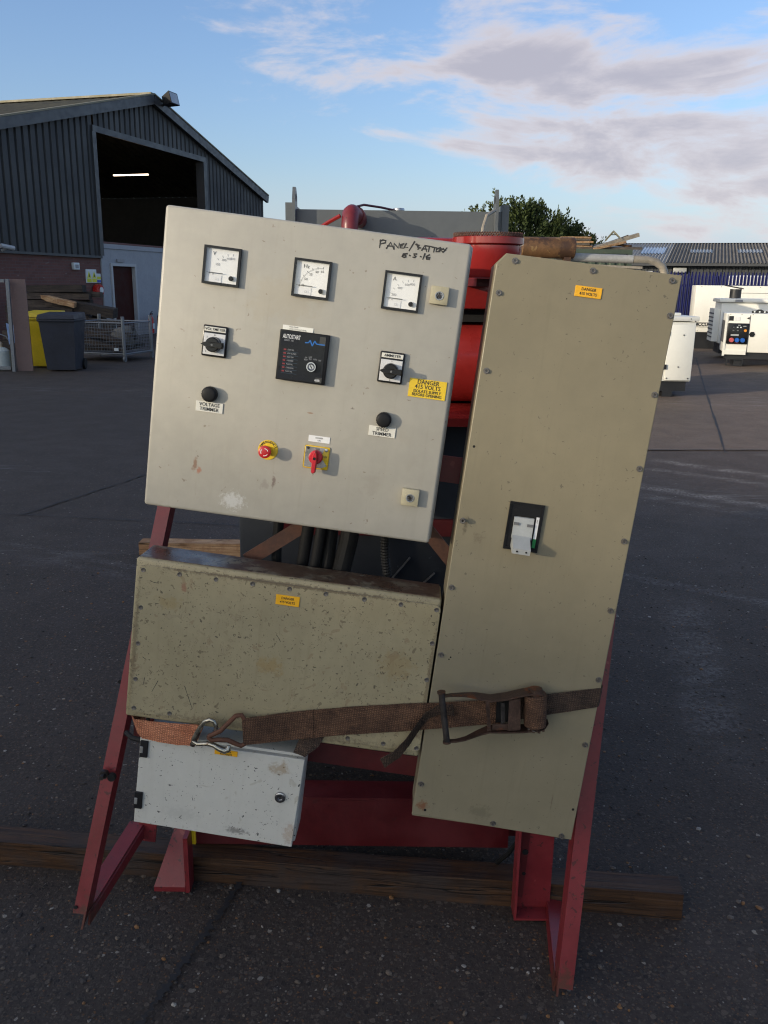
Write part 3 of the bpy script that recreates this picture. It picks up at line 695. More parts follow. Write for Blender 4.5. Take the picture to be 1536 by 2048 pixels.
# shell, roof and interior
mb = MB(); D_ = 24.0
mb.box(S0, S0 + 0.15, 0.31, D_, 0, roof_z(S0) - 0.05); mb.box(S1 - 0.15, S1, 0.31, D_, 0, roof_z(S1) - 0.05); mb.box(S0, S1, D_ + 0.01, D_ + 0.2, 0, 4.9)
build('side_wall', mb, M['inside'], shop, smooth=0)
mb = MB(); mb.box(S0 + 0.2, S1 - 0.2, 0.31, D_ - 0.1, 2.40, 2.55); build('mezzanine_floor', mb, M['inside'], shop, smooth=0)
def roof_part(sa, sb):
    mb = MB(); n = int(D_ / 0.30)
    za, zb = roof_z(sa), roof_z(sb)
    for k in range(n * 4):
        y0 = -0.12 + k * D_ / (n * 4); y1 = y0 + D_ / (n * 4)
        h0 = 0.03 * math.cos(k * math.pi / 2); h1 = 0.03 * math.cos((k + 1) * math.pi / 2)
        mb.quad((sa, y0, za + h0), (sb, y0, zb + h0), (sb, y1, zb + h1), (sa, y1, za + h1))
    return mb
build('roof_slope', roof_part(S0 - 0.15, AP_S), M['roof_moss'], shop, smooth=0)
build('roof_slope', roof_part(AP_S, S1 + 0.15), M['roof_moss'], shop, smooth=0)
mb = MB(); mb.bars((AP_S, -0.12, AP_Z + 0.05), (AP_S, D_, AP_Z + 0.05), 0.3, 0.06); build('ridge_cap', mb, M['verge'], shop, smooth=0)
for sa in (S0 - 0.2, S1 + 0.2):
    mb = MB(); a = Vector((sa, -0.10, roof_z(sa) - 0.10)); b = Vector((AP_S, -0.10, AP_Z - 0.10)); mb.bars(a, b, 0.10, 0.25); build('barge_board', mb, M['cladding_trim'], shop, smooth=0)
    mb = MB(); mb.bars(a + Vector((0, 0.03, 0.155)), b + Vector((0, 0.03, 0.155)), 0.20, 0.04); build('verge_flashing', mb, M['verge'], shop, smooth=0)
mb = MB(); mb.tube([(S1 + 0.2, -0.1, 4.80), (S1 + 0.2, 20, 4.80)], 0.09, 8); build('gutter', mb, M['cladding_trim'], shop)
mb = MB(); mb.box(3.38, 3.43, 0.5, 1.75, 4.80, 4.835); build('lit_tube', mb, M['tube'], shop, smooth=0)
for a in (0.4, 2.3):
    mb = MB(); mb.box(a, a + 1.1, 4.2, 5.0, 2.56, 4.0); q = build('stored_cabinet', mb, M['inside_grey'], shop, smooth=0)
    mb = MB(); mb.box(a + 0.3, a + 0.75, 4.15, 4.198, 3.0, 3.35); build('dark_opening', mb, M['hole'], q, smooth=0)
mb = MB(); mb.box(0.1, 5.9, 0.32, 0.36, 2.61, 2.68); build('toe_rail', mb, M['red_skid'], shop, smooth=0)
# fittings on the workshop
fl = thing('floodlight', 'black floodlight on the peak of the workshop gable', 'lamp', matrix=GM, base=(3.35, -0.1, 6.72))
mb = MB(); mb.loft([[(3.12, -0.60, 6.78), (3.62, -0.60, 6.78), (3.62, -0.52, 7.12), (3.12, -0.52, 7.12)], [(3.22, -0.26, 6.74), (3.52, -0.26, 6.74), (3.52, -0.22, 6.98), (3.22, -0.22, 6.98)]]); build('housing', mb, M['black_matt'], fl)
mb = MB(); mb.quad((3.15, -0.602, 6.80), (3.59, -0.602, 6.80), (3.59, -0.525, 7.10), (3.15, -0.525, 7.10)); build('glass', mb, M['lens'], fl, smooth=0)
mb = MB(); mb.bars((3.37, -0.24, 6.80), (3.37, 0.02, 6.70), 0.06, 0.05); build('bracket', mb, M['black_matt'], fl)
cc = thing('security_camera', 'white security camera on the brick wall at the left edge', 'camera', matrix=GM, base=(-3.96, -0.02, 2.30))
mb = MB(); mb.tube([(-4.22, -0.16, 2.36), (-3.86, -0.24, 2.31)], 0.055, 10); build('housing', mb, M['white_frame'], cc)
mb = MB(); mb.tube([(-4.02, 0.06, 2.22), (-4.02, -0.15, 2.30)], 0.028, 8); build('bracket', mb, M['white_frame'], cc)
sg = thing('warning_sign', 'white safety sign with two yellow hazard triangles on the brick wall', 'sign', matrix=GM, base=(-0.52, 0.05, 1.53))
mb = MB(); mb.box(-0.76, -0.29, 0.035, 0.058, 1.53, 1.89); build('board', mb, M['sign_white'], sg, smooth=0)
for a in (-0.63, -0.40):
    mb = MB(); mb.prism([(a - 0.09, 1.66), (a + 0.09, 1.66), (a, 1.84)], 0.030, 0.034); q = build('hazard_triangle', mb, M['sign_yellow'], sg, smooth=0)
    mb = MB(); mb.prism([(a - 0.028, 1.69), (a + 0.028, 1.69), (a, 1.78)], 0.026, 0.029); build('symbol', mb, M['ink'], q, smooth=0)
    mb = MB(); mb.box(a - 0.10, a + 0.10, 0.030, 0.034, 1.545, 1.645); build('text_panel', mb, M['sign_yellow'], sg, smooth=0)
sg = thing('notice_sign', 'small white yellow and blue notice beside the hazard sign', 'sign', matrix=GM, base=(-0.19, 0.05, 1.53))
mb = MB(); mb.box(-0.285, -0.10, 0.035, 0.057, 1.53, 1.78); build('board', mb, M['sign_white'], sg, smooth=0)
mb = MB(); mb.box(-0.275, -0.11, 0.030, 0.034, 1.54, 1.61); build('blue_panel', mb, M['sign_blue'], sg, smooth=0)
mb = MB(); mb.box(-0.275, -0.11, 0.030, 0.034, 1.62, 1.70); build('yellow_panel', mb, M['sign_yellow'], sg, smooth=0)
sg = thing('junction_box', 'small pale grey box on the brick wall above the timber pile', 'junction box', matrix=GM, base=(-1.22, 0.05, 1.87))
mb = MB(); mb.rbox(-1.34, -1.10, -0.03, 0.058, 1.87, 2.05, 0.012); build('casing', mb, M['sign_white'], sg)
mb = MB(); mb.box(-1.29, -1.15, -0.036, -0.031, 1.91, 2.00); build('cover_label', mb, M['ink_grey'], sg, smooth=0)
hr = thing('hose_reel', 'round red fire hose reel on the brick wall by the signs', 'hose reel', matrix=GM, base=(-0.36, 0.05, 1.33))
mb = MB(); mb.lathe([(0.02, -0.12), (0.155, -0.12), (0.165, -0.10), (0.165, 0.03), (0.02, 0.03)], (-0.36, 0, 1.33), 'Y', 24); build('drum', mb, M['ext_red'], hr)
mb = MB(); mb.lathe([(0.005, -0.135), (0.085, -0.135), (0.085, -0.121), (0.005, -0.121)], (-0.33, 0, 1.33), 'Y', 20); build('hub_label', mb, M['sign_white'], hr)
mb = MB(); mb.box(-0.42, -0.30, 0.03, 0.062, 1.25, 1.41); build('bracket', mb, M['ext_red'], hr, smooth=0)
def extinguisher(s_, z_, label):
    e = thing('fire_extinguisher', label, 'fire extinguisher', matrix=GM, base=(s_, -0.22, z_), group='fire extinguishers by the workshop door')
    mb = MB(); mb.lathe([(0.06, 0), (0.085, 0.02), (0.085, 0.42), (0.06, 0.50), (0.025, 0.53), (0.025, 0.56)], (s_, -0.22, z_), 'Z', 16); build('cylinder', mb, M['ext_red'], e)
    mb = MB(); mb.box(s_ - 0.02, s_ + 0.10, -0.235, -0.205, z_ + 0.562, z_ + 0.60); mb.bars((s_, -0.22, z_ + 0.61), (s_ + 0.10, -0.22, z_ + 0.66), 0.02, 0.012); build('handle', mb, M['black'], e)
    mb = MB(); mb.tube([(s_ - 0.02, -0.22, z_ + 0.57), (s_ - 0.14, -0.24, z_ + 0.50), (s_ - 0.15, -0.25, z_ + 0.2)], 0.014, 8); build('hose', mb, M['rubber'], e)
    mb = MB(); mb.box(s_ - 0.055, s_ + 0.055, -0.31, -0.304, z_ + 0.14, z_ + 0.30); build('label_panel', mb, M['sign_white'], e, smooth=0)
extinguisher(1.95, 0.04, 'smaller red fire extinguisher next to the brown door')
extinguisher(2.45, 0.04, 'fire extinguisher farther from the door nearest the cream cabinet edge')

# ------------------------------------------------------------------ timber pile in front of the brick wall
PU = Vector((0.36, 0.93, 0)).normalized()
def beam_at(c, ln, w, h, yaw, pitch, roll, mat, label, group, name='timber', cat='timber', split=False):
    o_m = Matrix.Translation(c) @ Matrix.Rotation(yaw, 4, 'Z') @ Matrix.Rotation(-pitch, 4, 'Y') @ Matrix.Rotation(roll, 4, 'X')
    mb = MB(); n = 5; rings = []
    for i in range(n + 1):
        x = -ln / 2 + ln * i / n; jy, jz = rnd.uniform(-0.006, 0.006), rnd.uniform(-0.005, 0.005)
        k = 1.0
        if split and i == 0: k = 0.45
        rings.append([(x, -w / 2 * k + jy, -h / 2 * k + jz), (x, w / 2 * k + jy, -h / 2 + jz), (x + rnd.uniform(-.01, .01), w / 2 + jy, h / 2 * k + jz), (x, -w / 2 + jy, h / 2 + jz)])
    mb.loft(rings); o = build(name, mb, mat, smooth=0); o.matrix_world = o_m
    return tag(o, label, cat, group)
gp = 'old timbers piled against the brick wall'
pile = [  # x0, x1, y, z, w, h, yaw, pitch, roll, material, split, label
 (-9.0, -6.30, 20.30, 0.12, 0.24, 0.22, 2, 0, 0, 'wood_dark', 0, 'dark timber at the very bottom front of the pile'),
 (-9.1, -6.35, 20.62, 0.12, 0.24, 0.22, -3, 0, 0, 'wood_dark', 0, None), (-9.0, -6.5, 20.95, 0.12, 0.24, 0.22, 1, 0, 0, 'wood_grey_dark', 0, None),
 (-8.95, -6.45, 20.35, 0.34, 0.24, 0.20, 4, 0, 0, 'wood_grey_dark', 0, 'grey timber in the second layer of the pile behind the charcoal bin'), (-8.9, -6.3, 20.70, 0.34, 0.24, 0.20, -2, 0, 0, 'wood_dark', 0, None),
 (-8.8, -6.35, 20.32, 0.54, 0.24, 0.18, -3, 0, 2, 'wood_dark', 0, None), (-9.0, -6.6, 20.66, 0.54, 0.24, 0.18, 3, 0, 0, 'wood_dark', 0, None),
 (-7.60, -6.22, 20.16, 0.70, 0.22, 0.10, 5, -3, 0, 'wood_grey_dark', 0, 'pale plank end lying low across the pile beside the door'),
 (-8.85, -6.95, 20.40, 0.72, 0.24, 0.17, 3, 0, 3, 'wood_grey_dark', 0, 'grey weathered timber in the middle of the pile above the bins'), (-8.9, -6.7, 20.75, 0.72, 0.24, 0.17, -4, 0, 0, 'wood_dark', 0, None),
 (-8.85, -7.25, 20.30, 0.90, 0.22, 0.16, -4, -2, 0, 'wood_dark', 0, None), (-8.80, -7.05, 20.68, 0.90, 0.24, 0.17, 2, 0, 0, 'wood_grey_dark', 0, None),
 (-8.80, -7.50, 20.34, 1.06, 0.24, 0.15, 5, 1, 0, 'wood_grey_dark', 0, None), (-7.75, -6.30, 20.32, 0.98, 0.30, 0.22, -3, -10, 5, 'wood_dark', 0, 'large dark timber sloping down towards the workshop door'),
 (-8.70, -7.0, 20.75, 1.07, 0.24, 0.16, 0, 0, 0, 'wood_dark', 0, None),
 (-7.95, -7.15, 20.10, 1.13, 0.13, 0.12, -4, -12, 8, 'wood_orange', 1, 'short pale orange timber with a split end on the pile'),
 (-8.55, -6.95, 20.50, 1.23, 0.26, 0.13, 2, 0, 0, 'wood_grey_dark', 0, 'grey timber second from the top of the pile'), (-8.45, -6.75, 20.75, 1.30, 0.20, 0.12, -2, -2, 0, 'wood_grey_dark', 0, None),
 (-8.45, -7.05, 20.48, 1.40, 0.24, 0.16, -3, 1, 0, 'wood_dark', 0, 'dark square timber lying on top of the pile'),
]
for (x0, x1, y, z, w, h, yw, pt, rl, mt, spl, lb) in pile:
    beam_at(Vector(((x0 + x1) / 2, y, z)), x1 - x0, w, h, R(yw), R(pt), R(rl), M[mt], lb or 'dark weathered timber buried among others in the pile by the brick wall', gp, split=spl)

# ------------------------------------------------------------------ bins, board, gate frame, gas bottle, rag
def bin_(x, y, rot, mat, label, w=0.58, d=0.72, h=0.98):
    b = thing('wheelie_bin', label, 'wheelie bin', loc=(x, y, 0), rotz=rot, group='wheelie bins')
    mb = MB(); mb.loft([[(-w * .40, -d * .38, 0.03), (w * .40, -d * .38, 0.03), (w * .40, d * .36, 0.03), (-w * .40, d * .36, 0.03)],
                        [(-w * .5, -d * .5, h - 0.06), (w * .5, -d * .5, h - 0.06), (w * .5, d * .5, h - 0.06), (-w * .5, d * .5, h - 0.06)]]); build('body', mb, mat, b)
    mb = MB(); mb.rbox(-w * .53, w * .53, -d * .54, d * .5, h - 0.10, h - 0.055, 0.012); build('rim', mb, mat, b)
    mb = MB(); mb.loft([[(-w * .53, -d * .56, h - 0.05), (w * .53, -d * .56, h - 0.05), (w * .53, d * .5, h - 0.05), (-w * .53, d * .5, h - 0.05)],
                        [(-w * .50, -d * .50, h + 0.02), (w * .50, -d * .50, h + 0.02), (w * .50, d * .5, h + 0.05), (-w * .50, d * .5, h + 0.05)]]); build('lid', mb, mat, b)
    mb = MB(); mb.tube([(-w * .42, d * .56, h - 0.03), (w * .42, d * .56, h - 0.03)], 0.018, 8); build('handle', mb, mat, b)
    for sx in (-1, 1):
        mb = MB(); mb.lathe([(0.03, -0.025), (0.10, -0.025), (0.10, 0.025), (0.03, 0.025)], (sx * w * .43, d * .38, 0.10), 'X', 16); build('wheel', mb, M['rubber'], b)
bin_(-5.87, 15.72, R(4), M['dark_bin'], 'charcoal wheelie bin between the yellow bin and the mesh cage', w=0.62)
bin_(-6.45, 16.35, R(2), M['yellow_bin'], 'yellow wheelie bin behind the leaning brown board')
bd = thing('leaning_board', 'tall reddish brown board standing upright in front of the yellow bin', 'board', loc=(-6.52, 15.50, 0), rotz=R(8))
mb = MB(); mb.loft([[(-0.135, -0.012, 0), (0.135, -0.012, 0), (0.135, 0.012, 0), (-0.135, 0.012, 0)], [(-0.135, -0.012, 1.60), (0.135, -0.012, 1.60), (0.135, 0.012, 1.60), (-0.135, 0.012, 1.60)]]); build('sheet', mb, M['board_brown'], bd, smooth=0)
mb = MB(); mb.box(-0.12, 0.12, 0.0125, 0.05, 0.3, 0.36); mb.box(-0.12, 0.12, 0.0125, 0.05, 1.2, 1.26); build('batten', mb, M['board_brown'], bd, smooth=0)
gf = thing('metal_frame', 'galvanised angle frame standing beside the brown board at the left edge', 'frame', loc=(-6.66, 15.35, 0), rotz=R(4))
for nm, a, b in (('upright', (0, 0, 0), (0.03, 0, 1.60)), ('upright', (-1.2, 0, 0), (-1.2, 0, 1.6)), ('rail', (-1.19, 0, 1.54), (-0.02, 0, 1.57)), ('rail', (-1.19, 0, 0.06), (-0.05, 0, 0.06))):
    mb = MB(); mb.bars(a, b, 0.055, 0.055); build(nm, mb, M['galv'], gf, smooth=0)
gb = thing('gas_cylinder', 'grey white gas cylinder standing by the frame at the left edge', 'gas cylinder', loc=(-6.98, 15.62, 0))
mb = MB(); mb.lathe([(0.12, 0), (0.155, 0.03), (0.155, 0.26), (0.14, 0.34), (0.09, 0.39), (0.03, 0.41)], (0, 0, 0), 'Z', 24); build('body', mb, M['gas'], gb)
mb = MB(); mb.lathe([(0.025, 0.41), (0.03, 0.47), (0.015, 0.50)], (0, 0, 0), 'Z', 12); build('valve', mb, M['pipe_tan'], gb)
mb = MB(); mb.tube([(-0.03, 0, 0.49), (-0.02, -0.05, 0.66), (0.14, -0.06, 0.60), (0.26, -0.05, 0.40), (0.21, -0.05, 0.24)], 0.011, 8); build('hose', mb, M['galv'], gb)
rg = MB(); T_, B_ = [], []
for i in range(7):
    a = i / 6; T_.append((-6.80 + 0.20 * a, 15.52 + 0.02 * math.sin(i * 2.2), 0.84 - 0.03 * math.sin(a * 3))); B_.append((-6.77 + 0.14 * a, 15.50 + 0.03 * math.sin(i * 2.6), 0.46 + 0.05 * math.sin(i * 1.7)))
rg.ribbon(T_, B_, 0.008); tag(build('rag', rg, M['rag']), 'pale blue rag hanging behind the galvanised frame', 'rag')

# ------------------------------------------------------------------ mesh cage with scrap wood
cg = thing('mesh_cage', 'galvanised wire mesh cage on castors holding scrap wood', 'cage', loc=(-5.30, 17.45, 0), rotz=R(-14))
CW, CD, CH = 1.22, 1.10, 0.86      # local x runs to the left of the corner post
for (px_, py_) in ((0, 0), (-CW, 0), (0, CD), (-CW, CD)):
    mb = MB(); mb.tube([(px_, py_, 0.14), (px_, py_, CH + 0.04)], 0.034, 8); build('post', mb, M['galv'], cg)
    mb = MB(); mb.lathe([(0.02, -0.018), (0.055, -0.018), (0.055, 0.018), (0.02, 0.018)], (px_, py_, 0.055), 'X', 14); mb.box(px_ - 0.028, px_ + 0.028, py_ - 0.02, py_ + 0.02, 0.06, 0.138); build('castor', mb, M['galv'], cg)
for z_ in (0.16, CH - 0.09):
    for a, b in (((-CW, 0), (0, 0)), ((0, 0), (0, CD)), ((0, CD), (-CW, CD)), ((-CW, CD), (-CW, 0))):
        mb = MB(); mb.tube([(a[0], a[1], z_), (b[0], b[1], z_)], 0.015, 6); build('rail', mb, M['galv'], cg)
def mesh_panel(a, b):
    mb = MB(); a, b = Vector(a), Vector(b); ln = (b - a).length; t = (b - a) / ln
    k = 0.05
    while k < ln - 0.02:
        p = a + t * k; mb.tube([(p.x, p.y, 0.17), (p.x, p.y, CH - 0.10)], 0.0035, 4, False); k += 0.065
    z_ = 0.21
    while z_ < CH - 0.12: mb.tube([(a.x, a.y, z_), (b.x, b.y, z_)], 0.0035, 4, False); z_ += 0.065
    return build('mesh_panel', mb, M['galv'], cg, smooth=0)
mesh_panel((-CW, 0, 0), (0, 0, 0)); mesh_panel((0, 0, 0), (0, CD, 0)); mesh_panel((0, CD, 0), (-CW, CD, 0)); mesh_panel((-CW, CD, 0), (-CW, 0, 0))
mb = MB(); mb.box(-CW, 0, 0, CD, 0.13, 0.15); build('base_plate', mb, M['galv'], cg, smooth=0)
mb = MB(); mb.box(-0.22, -0.12, -0.024, -0.02, 0.22, 0.28); build('label_plate', mb, M['sign_white'], cg, smooth=0)
CM = Matrix.Translation((-5.30, 17.45, 0)) @ Matrix.Rotation(R(-14), 4, 'Z')
for k, (x, y, z, ln, yw, pt, mt, lb) in enumerate(((-0.62, 0.18, 0.50, 1.1, 0, -14, 'wood_grey_dark', 'grey plank sloping across the upper front of the mesh cage'), (-0.60, 0.14, 0.33, 1.05, 2, -12, 'wood_grey_dark', 'grey plank sloping across the lower front of the mesh cage'),
        (-0.62, 0.55, 0.42, 1.1, 10, 4, 'wood_dark', 'dark plank inside the middle of the mesh cage'), (-0.55, 0.80, 0.28, 1.0, -6, 2, 'wood_dark', 'dark plank at the back of the mesh cage'), (-0.25, 0.6, 0.25, 0.9, 80, 5, 'wood_dark', 'dark plank pointing backwards in the mesh cage'),
        (-0.60, 0.32, 0.24, 1.12, -3, 3, 'wood_dark', 'dark plank low at the front of the mesh cage'), (-0.58, 0.42, 0.56, 1.0, 5, -6, 'wood_grey_dark', 'grey brown plank high behind the front mesh of the cage'), (-0.64, 0.70, 0.56, 1.05, -8, 8, 'wood_dark', 'dark plank tilted up to the right at the back of the cage'), (-0.9, 0.5, 0.40, 0.9, 70, -4, 'wood_grey_dark', 'grey brown plank pointing backwards at the left of the cage'))):
    c = CM @ Vector((x, y, z)); beam_at(c, ln, 0.10, 0.09, R(yw - 14), R(pt), 0, M[mt], lb, 'scrap wood in the mesh cage', name='plank', cat='plank')
mb = MB(); bm_ = bmesh.new(); bmesh.ops.create_icosphere(bm_, subdivisions=2, radius=0.26)
for v in bm_.verts: v.co = CM @ (Vector((v.co.x * 1.0, v.co.y * 1.3, v.co.z * 0.9)) * (1 + 0.35 * mnoise.noise(v.co * 6)) + Vector((-0.32, 0.62, 0.45)))
mb.merge(bm_); tag(build('sack', mb, M['sack'], smooth=60), 'pale crumpled sack heaped at the right end of the mesh cage', 'sack')
# ------------------------------------------------------------------ white canopied generator sets on the right
def canopy_body(root, x0, x1, y0, y1, z0, z1, base_h, seams=(), mat='canopy_white'):
    mb = MB(); mb.rbox(x0, x1, y0, y1, z0, z1, 0.02); build('canopy', mb, M[mat], root)
    mb = MB(); mb.box(x0 + 0.05, x1 - 0.05, y0 + 0.06, y1 - 0.06, base_h, z0 + 0.01); build('base_frame', mb, M['gen_black'], root, smooth=0)
    for q in (x0 + 0.25, x1 - 0.40):
        mb = MB(); mb.box(q, q + 0.15, y0 + 0.05, y1 - 0.05, 0.0, base_h); build('skid_foot', mb, M['gen_black'], root, smooth=0)
    for (a, za, zb) in seams:
        mb = MB(); mb.box(a - 0.008, a + 0.008, y0 - 0.003, y0 + 0.004, za, zb); build('door_seam', mb, M['canopy_seam'], root, smooth=0)
GRP = 'white generator sets parked in the yard'
def W0(x, y, z): return (x, y, z)
# A: nearest white cabinet, only its right end shows beside the tall box
a = thing('generator_set', 'white generator canopy with raised lid, nearest, right beside the tall khaki cabinet edge', 'generator', loc=(3.4, 13.3, 0), group=GRP); FRAMES[a.name] = Vector((3.4, 13.3, 0))
canopy_body(a, 2.55, 4.60, 12.92, 14.1, 0.24, 1.12, 0.09)
mb = MB(); mb.rbox(2.52, 4.63, 12.89, 14.13, 1.13, 1.20, 0.012); build('lid', mb, M['canopy_white'], a)
for q in (13.1, 13.4, 13.7):
    mb = MB(); mb.rbox(2.7, 4.42, q, q + 0.16, 1.201, 1.245, 0.012); build('lid_rib', mb, M['canopy_white'], a)
dd = MB(); dd.rbox(4.19, 4.585, 12.895, 12.917, 0.26, 1.08, 0.008); dd = build('door', dd, M['canopy_white'], a)
for z_ in (0.46, 0.95):
    mb = MB(); mb.box(4.13, 4.20, 12.875, 12.893, z_ - 0.035, z_ + 0.035); build('hinge', mb, M['gen_black'], dd, smooth=0)
for (x_, z_) in ((4.42, 0.93), (4.38, 0.46), (4.57, 1.13), (4.54, 0.29), (4.22, 0.29)):
    mb = MB(); mb.lathe([(0.003, -0.008), (0.011, -0.008), (0.011, 0.0)], (x_, 12.893, z_), 'Y', 8); build('bolt', mb, M['screw'], dd)
for q in (2.7, 3.2, 3.7, 4.2, 4.5):
    mb = MB(); mb.lathe([(0.001, -0.006), (0.008, -0.006), (0.008, 0.0)], (q, 12.889, 1.165), 'Y', 8); build('rivet', mb, M['screw'], a)
# B: small set with control panel
b = thing('generator_set', 'small white generator set with black control panel and coloured sockets', 'generator', loc=(8.3, 18.5, 0), group=GRP); FRAMES[b.name] = Vector((8.3, 18.5, 0))
canopy_body(b, 7.20, 9.7, 18.50, 19.25, 0.30, 1.11, 0.16, seams=((7.675, 0.31, 1.07),))
mb = MB(); mb.box(7.19, 7.66, 18.484, 18.51, 0.25, 0.34); mb.box(7.19, 7.235, 18.482, 18.51, 0.22, 1.09); build('corner_panel', mb, M['canopy_white'], b, smooth=0)
pn = MB(); pn.rbox(7.245, 7.665, 18.462, 18.496, 0.47, 0.905, 0.016); pn = build('control_panel', pn, M['black'], b)
def disc(nm, x, z, r, mat, par, y, t=0.02, seg=16):
    mb = MB(); mb.lathe([(0.002, -t), (r * 0.85, -t), (r, -t * 0.6), (r, 0.0)], (x, y, z), 'Y', seg); return build(nm, mb, mat, par)
disc('socket', 7.345, 0.555, 0.050, M['sock_red'], pn, 18.460, 0.05); disc('socket', 7.455, 0.555, 0.048, M['sock_blue'], pn, 18.460, 0.05); disc('socket', 7.565, 0.555, 0.048, M['sock_blue'], pn, 18.460, 0.05)
disc('stop_button', 7.60, 0.755, 0.030, M['amber'], pn, 18.460, 0.03)
for (x_, z_, w_, h_, mt) in ((7.44, 0.82, 0.03, 0.025, 'sign_white'), (7.505, 0.82, 0.03, 0.025, 'sign_white'), (7.365, 0.82, 0.02, 0.02, 'slot_grey'), (7.40, 0.66, 0.16, 0.035, 'handle_grey'), (7.365, 0.755, 0.035, 0.018, 'slot_grey'), (7.45, 0.755, 0.035, 0.018, 'slot_grey'), (7.58, 0.845, 0.06, 0.016, 'handle_grey'), (7.47, 0.865, 0.05, 0.012, 'handle_grey'), (7.45, 0.495, 0.09, 0.010, 'red_ink')):
    mb = MB(); mb.box(x_ - w_ / 2, x_ + w_ / 2, 18.456, 18.461, z_ - h_ / 2, z_ + h_ / 2); build('instrument', mb, M[mt], pn, smooth=0)
mb = MB(); mb.box(7.255, 7.345, 18.490, 18.4985, 0.955, 1.05); build('grille', mb, M['gen_black'], b, smooth=0)
mb = MB(); mb.box(7.37, 7.48, 18.492, 18.4985, 0.955, 1.04); build('sticker', mb, M['dial'], b, smooth=0)
disc('latch', 7.745, 0.68, 0.060, M['black'], b, 18.498, 0.02, 6)
mb = MB(); mb.prism([(7.60, 1.01), (7.66, 0.985), (7.66, 1.035)], 18.49, 18.4985); build('arrow_label', mb, M['gen_black'], b, smooth=0)
mb = MB(); mb.prism([(7.72, 1.112), (8.02, 1.112), (8.02, 1.16), (7.95, 1.165), (7.90, 1.19), (7.84, 1.19), (7.79, 1.165), (7.72, 1.16)], 18.70, 18.74); lh = build('lifting_bracket', mb, M['gen_black'], b, smooth=0)
for q in (7.77, 7.87, 7.97): disc('lifting_hole', q, 1.14, 0.018, M['sign_white'], lh, 18.699, 0.003, 10)
mb = MB(); mb.frame(7.28, 7.62, 0.02, 0.17, 0.02, 18.44, 18.47); build('tow_frame', mb, M['gen_black'], b, smooth=0)
for q in (7.28, 7.5, 7.72, 8.1, 8.5, 8.9, 9.3):
    mb = MB(); mb.lathe([(0.001, -0.006), (0.009, -0.006), (0.009, 0.0)], (q, 18.499, 1.085), 'Y', 8); build('rivet', mb, M['screw'], b)
mb = MB(); mb.box(7.196, 7.199, 18.62, 19.12, 0.5, 0.95); build('side_louvre', mb, M['canopy_seam'], b, smooth=0)
# C: middle set
c = thing('generator_set', 'white generator set with exhaust cap, partly shaded, behind the small one', 'generator', loc=(9, 20.5, 0), group=GRP); FRAMES[c.name] = Vector((9, 20.5, 0))
canopy_body(c, 7.80, 12.0, 20.45, 21.5, 0.36, 1.30, 0.12, seams=((8.86, 0.4, 1.18), ))
mb = MB(); mb.rbox(7.74, 12.0, 20.38, 21.55, 1.302, 1.385, 0.015); build('roof_panel', mb, M['canopy_white'], c)
mb = MB(); mb.box(8.86, 11.9, 20.444, 20.452, 1.165, 1.18); build('door_seam', mb, M['canopy_seam'], c, smooth=0)
mb = MB(); mb.box(8.80, 8.92, 20.42, 20.449, 1.00, 1.10); build('hinge', mb, M['gen_black'], c, smooth=0)
mb = MB(); mb.box(8.08, 8.24, 20.36, 20.379, 1.315, 1.365); build('label_plate', mb, M['ink_grey'], c, smooth=0)
mb = MB(); mb.box(7.66, 7.797, 20.5, 21.3, 0.40, 1.15); build('air_outlet', mb, M['canopy_white'], c, smooth=0)
ex = MB(); ex.lathe([(0.13, 1.39), (0.13, 1.60), (0.02, 1.60)], (8.15, 20.95, 0), 'Z', 16); ex = build('exhaust_stack', ex, M['gen_black'], c)
mb = MB(); mb.loft([[(7.92, 20.78, 1.67), (8.30, 20.78, 1.60), (8.30, 21.12, 1.60), (7.92, 21.12, 1.67)], [(7.92, 20.78, 1.69), (8.30, 20.78, 1.62), (8.30, 21.12, 1.62), (7.92, 21.12, 1.69)]]); build('rain_cap', mb, M['gen_black'], ex, smooth=0)
# D: long white set at the back
d = thing('generator_set', 'long white generator set at the back against the blue fence', 'generator', loc=(11, 23.8, 0), group=GRP); FRAMES[d.name] = Vector((11, 23.8, 0))
canopy_body(d, 8.36, 14.5, 23.8, 24.5, 0.45, 1.69, 0.0, seams=((10.62, 0.95, 1.50), (10.95, 0.95, 1.50)))
for (xa, xb) in ((9.4, 10.62), (10.95, 12.4)):
    mb = MB(); mb.box(xa, xb, 23.796, 23.803, 1.495, 1.505); build('door_seam', mb, M['canopy_seam'], d, smooth=0)
mb = MB(); mb.frame(8.40, 9.02, 0.585, 0.71, 0.012, 23.79, 23.798); np_ = build('name_plate', mb, M['ink'], d, smooth=0)
text_mesh('MCCURCH', 0.125, (8.71, 23.796, 0.655), M['ink'], parent=np_, bold=0.006)
mb = MB(); mb.loft([[(11.0, 23.1, 1.42), (13.0, 23.1, 1.42), (13.0, 23.6, 1.42), (11.0, 23.6, 1.42)], [(11.6, 23.2, 1.56), (12.6, 23.2, 1.56), (12.6, 23.5, 1.56), (11.6, 23.5, 1.56)]])
mb = MB(); mb.loft([[(10.15, 21.0, 1.386), (11.6, 21.0, 1.386), (11.6, 21.4, 1.386), (10.15, 21.4, 1.386)], [(10.75, 21.05, 1.53), (11.5, 21.05, 1.53), (11.5, 21.35, 1.53), (10.75, 21.35, 1.53)]]); build('exhaust_cowl', mb, M['gen_black'], c, smooth=0)
for q in (8.5, 9.0, 9.5, 10.0, 10.5, 11.0):
    mb = MB(); mb.lathe([(0.001, -0.006), (0.010, -0.006), (0.010, 0.0)], (q, 23.799, 1.655), 'Y', 8); build('rivet', mb, M['screw'], d)
